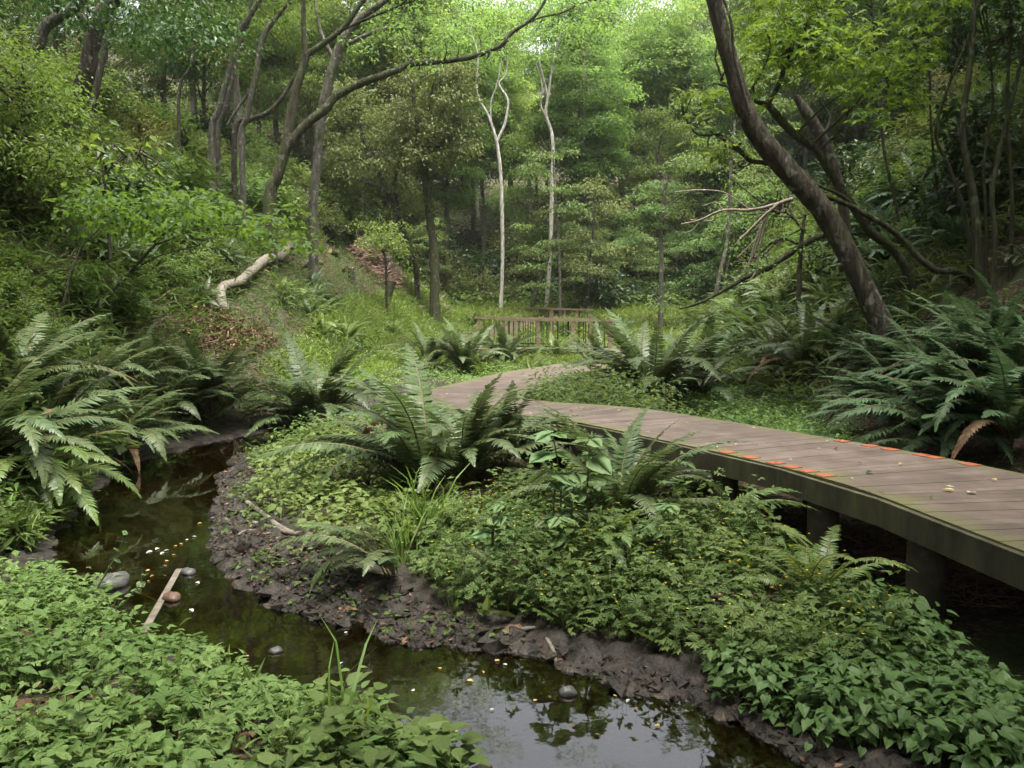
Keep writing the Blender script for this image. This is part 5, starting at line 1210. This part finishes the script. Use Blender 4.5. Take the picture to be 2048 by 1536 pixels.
# fallen leaves, one by one
def leaf_one(name, p, size, mat, label, group, tpl=OVATE, cat="leaf"):
    mb = MB(); scatter(mb, tpl, np.zeros((1, 3)), rotm(np.zeros(1), RNG.normal(.0, .06, 1), RNG.normal(0, .12, 1)), size, RNG.uniform(.2, .9, 1))
    tag(obj(name, mb.mesh(name, mat), None, tuple(p), (0, 0, RNG.uniform(0, 6.28))), label, cat, group)
for _ in range(110):
    s_ = RNG.uniform(1.2, 13.5); p, t_, n_ = deck_at(s_); r_ = RNG.choice([-1, 1]) * (1 - RNG.random() ** 1.6) * .70
    q_ = p + n_ * r_
    k = RNG.integers(3)
    leaf_one("fallen_leaf", (q_[0], q_[1], DECK + .016), RNG.uniform(.025, .06), [M['yellowleaf'], M['dryleaf'], M['palepetal']][k] if RNG.random() < .85 else M['mid'], ["small yellow fallen leaf lying on the boardwalk planks", "small brown fallen leaf lying on the boardwalk planks", "small pale curled leaf lying on the boardwalk planks"][k], "fallen leaves on the boardwalk", KITE if k == 2 else OVATE)
for px_, py_, sz, mt, lab in [(1908, 980, .075, 'yellowleaf', "large yellow leaf lying flat on the near boardwalk"), (1936, 984, .08, 'palepetal', "pale narrow leaf beside the large yellow leaf on the boardwalk"), (1744, 942, .07, 'mid', "dark green leaf lying near the middle of the boardwalk")]:
    p = on_z(px_, py_, DECK + .018); leaf_one("fallen_leaf", p, sz, M[mt], lab, "fallen leaves on the boardwalk")
wl_ = [(305, 1102, 'palepetal', 9), (318, 1096, 'palepetal', 8), (328, 1104, 'palepetal', 8), (338, 1100, 'palepetal', 7), (376, 1080, 'palepetal', 6), (384, 1073, 'palepetal', 6), (352, 1092, 'yellowleaf', 7), (362, 1088, 'yellowleaf', 7), (344, 1110, 'yellowleaf', 6), (330, 1122, 'yellowleaf', 6), (318, 1136, 'dryleaf', 6), (308, 1150, 'yellowleaf', 6), (296, 1162, 'yellowleaf', 6), (326, 1150, 'dryleaf', 6), (334, 1132, 'dryleaf', 6), (282, 1170, 'yellowleaf', 6), (300, 1140, 'yellowleaf', 6),
       (392, 1164, 'palepetal', 9), (380, 1218, 'palepetal', 9), (404, 1046, 'yellowleaf', 6), (498, 1312, 'yellowleaf', 7), (881, 1338, 'yellowleaf', 9), (934, 1360, 'yellowleaf', 10), (990, 1322, 'yellowleaf', 10), (1014, 1330, 'palepetal', 8), (1068, 1402, 'yellowleaf', 9), (966, 1342, 'yellowleaf', 6), (1100, 1396, 'dryleaf', 8), (912, 1464, 'yellowleaf', 8), (776, 1218, 'yellowleaf', 9), (718, 1244, 'dryleaf', 8), (752, 1230, 'dryleaf', 9), (866, 1280, 'palepetal', 9), (890, 1282, 'yellowleaf', 8), (684, 1324, 'palepetal', 9), (690, 1266, 'palepetal', 8), (1258, 1398, 'palepetal', 8), (1270, 1414, 'dryleaf', 8), (1194, 1348, 'mid', 10), (1226, 1390, 'yellowleaf', 6), (640, 1180, 'dryleaf', 8), (610, 1150, 'dryleaf', 8), (560, 1150, 'palepetal', 7), (650, 1110, 'palepetal', 8), (600, 1200, 'dryleaf', 7), (980, 1420, 'palepetal', 7), (1150, 1448, 'dryleaf', 9), (1320, 1450, 'yellowleaf', 8), (1200, 1470, 'dryleaf', 9), (828, 1382, 'palepetal', 8), (700, 1340, 'herb', 16), (716, 1336, 'herb', 14)]
names_ = {'palepetal': "pale fallen leaf on the water or wet mud of the stream", 'yellowleaf': "yellow fallen leaf on the water or wet mud of the stream", 'dryleaf': "brown fallen leaf on the water or wet mud of the stream", 'mid': "green fallen leaf on the mud under the buttercups", 'herb': "bright green leaf floating on the pool by the near bank"}
for px_, py_, mt, w_ in wl_:
    p = G(px_, py_); 
    if p[2] < WATER_Z + .004: p = on_z(px_, py_, WATER_Z + .006)
    else: p[2] += .012
    leaf_one("fallen_leaf", p, w_ * 1.35 * np.linalg.norm(p - (0, 0, EYE)) / FPX, M[mt], names_[mt], "fallen leaves on the stream and mud")

# ------------------------------------------------------------------ ferns one can point to
fern(930, 965, 1.32, 'g', 45, "largest fern in the middle of the photo with fronds arching over the boardwalk edge", droop=.72)
fern(860, 985, 1.68, 'g', 21, "low fern spreading left at the foot of the largest central fern", droop=.8, arc=(120, 290))
fern(1010, 930, 1.19, "g", 22, "fern overlapping the largest central fern at its right", droop=.75)
fern(800, 925, 1.06, "g", 20, "fern overlapping the largest central fern at its left", droop=.75)
fern(1245, 1052, 1.19, 'g', 28, "upright fern behind the nettle leaves beside the near boardwalk edge", droop=.45)
fern(1215, 1130, 0.70, 'l', 12, "small fern hanging below the upright fern above the bare soil", droop=1.0, arc=(200, 340))
fern(1420, 1075, 0.86, 'l', 12, "small pale fern lying flat right of the upright fern", droop=1.0, arc=(-60, 60))
fern(1640, 1205, 0.70, 'l', 12, "small fern among the buttercups near the boardwalk post", droop=1.0)
fern(790, 1150, 0.86, 'g', 10, "fern hanging down over the mud beside the sedge tuft", droop=1.0, arc=(190, 290))
fern(640, 865, 1.96, 'g', 40, "broad round fern on the stream bank left of the boardwalk bend")
fern(590, 850, 1.12, 'g', 21, "lower fern touching the broad round fern on its stream side", droop=.7)
fern(1300, 812, 2.17, 'g', 37, "shining fern crowding the inner curve of the boardwalk", droop=.5)
fern(1390, 800, 1.84, 'g', 29, "fern beside the bright carpet right of the shining fern", droop=.6)
fern(1200, 760, 1.76, 'g', 25, "fern bordering the right edge of the boardwalk's far bend", droop=.6)
fern(930, 752, 1.81, 'g', 33, "fern left of the boardwalk's far bend, nearest the railings' left end")
fern(1010, 735, 1.84, 'g', 29, "fern directly below the middle of the far railings")
fern(860, 742, 2.00, 'g', 25, "fern between the broad round fern and the far bend of the boardwalk")
fern(1110, 728, 1.53, 'l', 21, "small paler fern where the boardwalk vanishes below the railings")
fern(425, 830, 1.60, 'g', 33, "tall fern at the left bank where the stream disappears", droop=.45)
fern(340, 835, 1.18, 'g', 25, "fern arching right over the head of the stream", droop=.8, arc=(-110, 60))
fern(230, 905, 1.18, 'g', 29, "fern with fronds drooping to the water on the left bank", droop=.9, arc=(-120, 70))
fern(110, 870, 1.29, 'g', 29, "large spreading fern on the left bank at the photo's edge", droop=.7)
fern(30, 800, 1.38, 'g', 25, "dense fern behind the large spreading fern at the left edge", droop=.6)
fern(180, 800, 1.31, 'g', 25, "fern above the drooping ferns on the left bank", droop=.6)
fern(270, 775, 1.14, 'g', 21, "grey green fern on the bank under the bare stick", droop=.6)
fern(60, 985, 1.26, 'l', 21, "pale fern low over the water at the left edge", droop=1.0, arc=(-130, 60))
fern(-30, 930, 1.40, 'g', 21, "fern half cut off by the left edge above the pale fern", droop=.9, arc=(-120, 60))
fern(690, 690, 1.28, 'l', 29, "olive fern tuft on the bright grass below the pale cut log")
fern(640, 680, 1.08, 'l', 21, "smaller olive fern left of the olive tuft by the pale cut log")
fern(785, 680, 1.11, 'l', 21, "fern tuft right of the pale cut log")
# right slope
fern(1905, 905, 1.50, 'd', 29, "dark fern with long fronds hanging to the boardwalk's outer edge", droop=.85, arc=(110, 280))
fern(2010, 900, 1.54, 'd', 29, "dark fern at the right edge just above the boardwalk", droop=.8, arc=(100, 270))
fern(1800, 850, 1.34, 'd', 25, "dark bluish fern reaching left across the low green carpet", droop=.9, arc=(120, 250))
fern(1850, 780, 1.27, 'd', 25, "dark fern in the second row above the boardwalk right of the leaning trunk", droop=.8, arc=(100, 280))
fern(1960, 780, 1.43, 'd', 29, "large dark fern in shade midway up the right edge", droop=.75, arc=(90, 280))
fern(2060, 800, 1.30, 'd', 25, "dark fern partly outside the right edge", droop=.8, arc=(90, 270))
fern(1880, 700, 0.99, 'd', 25, "dark fern below the stem clump on the right slope", droop=.8, arc=(90, 280))
fern(2000, 690, 1.05, 'd', 29, "dark fern high at the right edge under the stems", droop=.8, arc=(90, 290))
fern(1770, 745, 1.09, 'd', 21, "dark fern at the very foot of the leaning trunk", droop=.8, arc=(110, 270))
fern(1700, 700, 0.86, 'd', 18, "glossy fern left of the leaning trunk's foot", droop=.9, arc=(100, 280))
fern(1610, 742, 1.60, 'g', 25, "fern arching above the dark mossy root", droop=.6)
fern(1560, 735, 1.40, 'g', 21, "olive fern just left of the arching fern by the mossy root", droop=.6)
FC = {k: [fern_clump_mesh(k, 22) for _ in range(3)] for k in 'gld'}
def far_ferns(P, kinds, sizes, label, group):
    for p in P:
        o = obj("fern", FC[kinds[RNG.integers(len(kinds))]][RNG.integers(3)], None, (p[0], p[1], p[2] - .04), (RNG.normal(0, .15), RNG.normal(0, .15), RNG.uniform(0, 6.28)), RNG.uniform(*sizes)); tag(o, label, "fern", group)
P = zone([(1230, 730), (1360, 640), (1470, 570), (1620, 480), (1720, 470), (1800, 560), (1780, 620), (1700, 640), (1620, 680), (1500, 720), (1400, 770)], 112)
far_ferns(P, 'glll', (.85, 1.4), "one of the massed ferns on the sunny foot of the right slope", "massed ferns on the right slope")
P = zone([(1380, 770), (1480, 660), (1600, 560), (1760, 540), (1800, 680), (1700, 780), (1560, 800)], 56)
far_ferns(P, 'glgd', (.55, .95), "small fern on the right bank between the boardwalk and the leaning trunk", "small ferns on the right bank")
# the continuous low fern carpet of the right bank, past counting
fm = []
for a, b in [(62, -20), (48, -40), (35, -30)]:
    me = frond_mesh("low_frond", 1.0, a, b, .11, 16, M['fern'], False)
    V = np.empty(len(me.vertices) * 3); me.vertices.foreach_get("co", V)
    fm.append((V.reshape(-1, 3), np.array([tuple(p.vertices) for p in me.polygons if len(p.vertices) == 3])))
P = np.vstack([zone([(1240, 735), (1360, 640), (1480, 565), (1640, 480), (1800, 500), (1830, 640), (1720, 790), (1580, 800), (1400, 775)], 330), (lambda q_: q_[q_[:, 2] > .5])(slope_pts(1, 240, 8, 20, 6))])
mb = MB()
for p in P:
    az = RNG.uniform(0, 6.28)
    for k in range(7):
        V, F = fm[RNG.integers(3)]
        Rm = rotm(np.array([az + k * .9 + RNG.normal(0, .3)]), RNG.normal(0, .15, 1), RNG.normal(0, .2, 1))[0]
        mb.add(V @ Rm.T * RNG.uniform(.35, .75) + p, F, np.clip(RNG.normal(.55, .2), 0, 1))
stuff("fern_carpet", mb, [M['fern']], "continuous carpet of low overlapping ferns clothing the foot of the right slope", "ferns")
P = slope_pts(1, 46, 11.5, 19, 8); P = P[P[:, 2] > 2.4]
far_ferns(P, 'dd', (.9, 1.4), "dark fern on the shaded upper part of the right slope", "shaded ferns on the right slope")
P = zone([(420, 640), (520, 580), (640, 560), (660, 640), (600, 690), (450, 690)], 24); u_, v_ = proj(P); P = P[~((u_ < 600) & (u_ > 400) & (v_ > 560) & (v_ < 780) & (u_ < 560))]
far_ferns(P, 'gl', (.6, 1.0), "small fern around the fallen trunk on the left slope", "ferns on the cleared left slope")
P = zone([(170, 560), (330, 470), (460, 520), (420, 640), (200, 680)], 22)
far_ferns(P, 'gg', (.6, 1.1), "small fern under the broad leaved sapling on the left slope", "ferns on the left slope")
P = zone(None, 30, deck=1.3, world_poly=[(-4, 19), (5.4, 19), (6.5, 30), (8, 42), (-2.8, 42), (-3.6, 28)]); P = P[~((P[:, 1] > 22) & (P[:, 1] < 34) & (P[:, 0] > -2.6) & (P[:, 0] < 4.8))]
far_ferns(P, 'glg', (.8, 1.3), "fern on the valley floor around the far railings", "ferns round the far railings")

# ------------------------------------------------------------------ broad leaved plants near the path
LEAFN = []
for _ in range(3):
    mb = MB(); tv, tf = HEART
    n_ = 9; ys = np.linspace(0, 1, n_); w_ = .42 * np.sin(np.pi * np.clip(ys * .93 + .05, 0, 1) ** .72) ** .9; w_[1::2] *= .92; w_[-1] = 0; w_[0] = .1
    mid = np.column_stack([np.zeros(n_), ys, -.16 * ys ** 2 + .02 * np.sin(9 * ys)]); V = [mid]
    for sd in (-1, 1): V += [np.column_stack([sd * w_ * .5, ys - .02, -.16 * ys ** 2 + .05 + .012 * np.cos(14 * ys)]), np.column_stack([sd * w_, ys - .05, -.16 * ys ** 2 + .035 + .02 * np.sin(15 * ys)])]
    F = []
    for a_, b_ in ((0, 1), (1, 2), (0, 3), (3, 4)):
        for q_ in range(n_ - 1): F.append((a_ * n_ + q_, b_ * n_ + q_, b_ * n_ + q_ + 1, a_ * n_ + q_ + 1))
    mb.add(np.vstack(V), np.array(F), np.concatenate([np.full(n_, .75), np.full(n_ * 2, .5), np.full(n_ * 2, .55)]) + RNG.normal(0, .06)); LEAFN.append(mb.mesh("leaf", M['nettle'], True))
def nettle(px, py, Y, h, leaf, label, nodes=3):
    b = at(px, py, Y); g = gz(b[0], b[1]); t = thing("nettle_plant", label, "plant", (b[0], b[1], g), RNG.uniform(0, 6.28), "nettle plants by the boardwalk")
    H = max(b[2] - g, .15); mb = MB(); tube(mb, A((0, 0, -.02), (RNG.normal(0, .03), RNG.normal(0, .03), H * .55), (0, 0, H)), [.007, .006, .004], 5, 7, 0); obj("stem", mb.mesh("stem", M['stem']), t)
    for k in range(nodes):
        z = H - k * leaf * .5
        if z < .03: break
        for q_ in range(4 if k == 0 else 2):
            az = k * 1.57 + .6 + q_ * (math.pi / 2 if k == 0 else math.pi) + RNG.normal(0, .2); s_ = leaf * (.62 + .16 * k) * RNG.uniform(.8, 1.1)
            obj("leaf", LEAFN[RNG.integers(3)], t, (math.cos(az + 1.57) * .02, math.sin(az + 1.57) * .02, z), (RNG.normal(-.1 - .06 * k, .14), RNG.normal(0, .18), az), s_)
nettle(1105, 868, 4.95, .8, 0.245, "tallest nettle with big leaves against the boardwalk")
nettle(1180, 880, 4.95, .8, 0.234, "nettle with two raised leaves just right of the tallest one")
nettle(1150, 948, 4.95, .6, 0.245, "nettle with a flat leaf rosette in front of the upright fern")
nettle(1110, 965, 4.95, .6, 0.195, "nettle tucked under the flat rosette at its left")
nettle(1120, 1035, 4.80, .5, 0.234, "nettle with round leaves lower left of the upright fern", 4)
nettle(1180, 1105, 4.80, .4, 0.234, "lowest pale nettle hanging over the buttercups")
nettle(1335, 1010, 4.80, .5, 0.234, "nettle to the right of the upright fern by the deck beam")
nettle(1290, 1055, 4.80, .4, 0.181, "nettle between the upright fern and the flat pale fern")
nettle(985, 1035, 4.80, .4, 0.181, "small nettle beside the sedge tuft in front of the central fern")
nettle(1005, 1010, 4.80, .4, 0.143, "small upright nettle behind the sedge tuft")
mb = MB(); mb.add(BLADE[0] * (1, 1, 1), BLADE[1], .5); ME_BL = mb.mesh("blade", M['grass'])
for px_, py_, s0, nb_, lab in [(850, 1085, .62, 44, "tuft of long arching sedge blades at the mud's edge"), (800, 1130, .45, 24, "smaller sedge tuft drooping over the mud"), (690, 1500, .5, 9, "few upright grass blades on the near bank at the pool"), (130, 1040, .4, 20, "grassy bamboo tuft over the water on the left bank"), (560, 1520, .35, 8, "sparse grass blades among the near bank weeds")]:
    p = G(px_, py_); t = thing("sedge_tuft", lab, "grass tuft", tuple(p), 0, "sedge tufts")
    for k in range(nb_):
        s_ = s0 * RNG.uniform(.6, 1.15); obj("blade", ME_BL, t, (RNG.normal(0, .04), RNG.normal(0, .04), 0), (RNG.uniform(.6, 1.35), RNG.normal(0, .2), RNG.uniform(0, 6.28)), (s_ * .75, s_, s_))
# tall weed sprig over the stream
for lab, pts, Y_ in [("tall branching weed leaning over the stream from the near bank", [(178, 1200, 5), (210, 1150, 4), (238, 1100, 3), (248, 1066, 2)], 4.6), ("lower weed sprig reaching toward the weir plank", [(190, 1230, 5), (240, 1212, 4), (272, 1178, 3), (290, 1150, 2)], 4.5)]:
    P, R = limb(pts, Y_); b = P[0].copy(); t = thing("weed_sprig", lab, "weed", tuple(b)); mb = MB(); tube(mb, P, R, 5, 14, 0); obj("stem", shift(mb, b).mesh("stem", M['stem']), t)
    Q = spline(P, 9)[2:] - b
    for q_ in Q:
        for e in range(2): obj("leaf", LEAFN[0], t, tuple(q_), (RNG.normal(.1, .3), RNG.normal(0, .3), RNG.uniform(0, 6.28)), RNG.uniform(.025, .05))
# glossy dark evergreen shrub low on the left bank
hero_tree("evergreen_shrub", "glossy dark leaved shrub under the fern at the left edge of the stream", [(70, 930, 8), (72, 900, 7), (76, 875, 5)], 8.2, [], M['bark'], cloud(12, (20, 130), (850, 950), (7.6, 8.4), (.16, .26)), .12, 300, M['dark'], OVATE, .5)
hero_tree("young_tree", "small bright leafed young tree right of the far railings", [(1318, 640, 4), (1320, 612, 4), (1316, 596, 3)], 27, [], M['greybark'], cloud(9, (1285, 1352), (588, 618), (26.6, 27.6), (.22, .4)), .14, 170, M['cool'], flat=.15)

# ------------------------------------------------------------------ labels: where several alike things stand, say where each one stands
MARKS = {"the forked white trunk": (1000, 400), "the straight white trunk": (1103, 400), "the pale tiered tree": (1320, 440), "the ivy clad forked tree": (850, 320), "the arching bough": (860, 130),
         "the stout trunk": (180, 110), "the leaning trunk": (1620, 400), "the stem clump": (1960, 350), "the far railings": (1090, 650), "the broad leaved sapling": (380, 450), "the fallen trunk": (500, 580),
         "the brush pile": (752, 545), "the lime green bush": (40, 220), "the boardwalk bend": (1000, 770), "the near boardwalk": (1800, 950), "the stream head": (430, 880), "the dead branch": (1450, 430),
         "the close trunk pair": (470, 150), "the broken trunk": (1630, 260)}
NOUN = {"small ferns on the right bank": "small bank fern", "tall trees on the far slope": "far woodland tree", "shrubs on the upper left slope": "leafy shrub", "trees on the upper left slope": "left slope tree", "trees on the upper right slope": "right slope tree",
        "layered understory trees": "layered small tree", "shrubs on the right slope": "shaded shrub", "shaded ferns on the right slope": "shaded dark fern", "bushes at the foot of the far slope": "dense bush",
        "low growth on the lower left slope": "low tuft", "massed ferns on the right slope": "massed slope fern", "ferns on the cleared left slope": "small fern", "ferns on the left slope": "small slope fern", "ferns round the far railings": "valley floor fern"}
HUE = {"dark_leaf": "dark green", "forest_leaf": "mid green", "cool_leaf": "cool green", "fresh_leaf": "fresh green", "lime_leaf": "lime green", "olive_leaf": "olive", "bamboo_grass": "grassy", "grass_blade": "grassy", "fern_green": "green", "fern_light": "light green", "fern_dark": "dark green"}
ORD = ["first", "second", "third", "fourth", "fifth", "sixth", "seventh", "eighth", "ninth", "tenth", "eleventh", "twelfth", "thirteenth", "fourteenth", "fifteenth", "sixteenth", "seventeenth", "eighteenth", "nineteenth", "twentieth"]
ORD += ["twenty " + w_ for w_ in ORD[:9]] + ["thirtieth"] + ["thirty " + w_ for w_ in ORD[:9]] + ["fortieth"]
buckets = {}
for o in list(COL.objects):
    g_ = o.get("group")
    if g_ not in NOUN or o.parent: continue
    me_ = o.data or next((ch.data for ch in o.children if ch.name.startswith("crown")), None)
    hgt = (max(v[2] for v in (o if o.data else next(ch for ch in o.children if ch.name.startswith("crown"))).bound_box) if me_ else 1) * o.scale[2]
    u_, v_ = proj(np.array(o.location) + (0, 0, hgt * .6)); u_, v_ = float(u_[0]), float(v_[0])
    if not (-60 < u_ < 2108 and -350 < v_ < 1536): continue
    mk = min(MARKS, key=lambda k: (MARKS[k][0] - u_) ** 2 + (1.3 * (MARKS[k][1] - v_)) ** 2)
    dx, dy = u_ - MARKS[mk][0], v_ - MARKS[mk][1]
    rel = ("left of" if dx < 0 else "right of") if abs(dx) > abs(dy) else ("above" if dy < 0 else "below")
    buckets.setdefault((NOUN[g_], HUE.get(me_.materials[0].name, "green"), rel, mk), []).append((u_, o))
for (nn_, hue, rel, mk), L_ in buckets.items():
    L_.sort(key=lambda q_: q_[0])
    for k, (_, o) in enumerate(L_):
        base_ = f"{nn_} {rel} {mk}" if nn_.split()[0] in ("massed", "shaded") and "fern" in nn_ and hue == "green" else f"{hue} {nn_} {rel} {mk}"
        if len(L_) > 1: base_ += f", {ORD[min(k, 39)] if k < (len(L_) + 1) // 2 else ORD[min(len(L_) - 1 - k, 39)]} from the {'left' if k < (len(L_) + 1) // 2 else 'right'}"
        o["label"] = base_
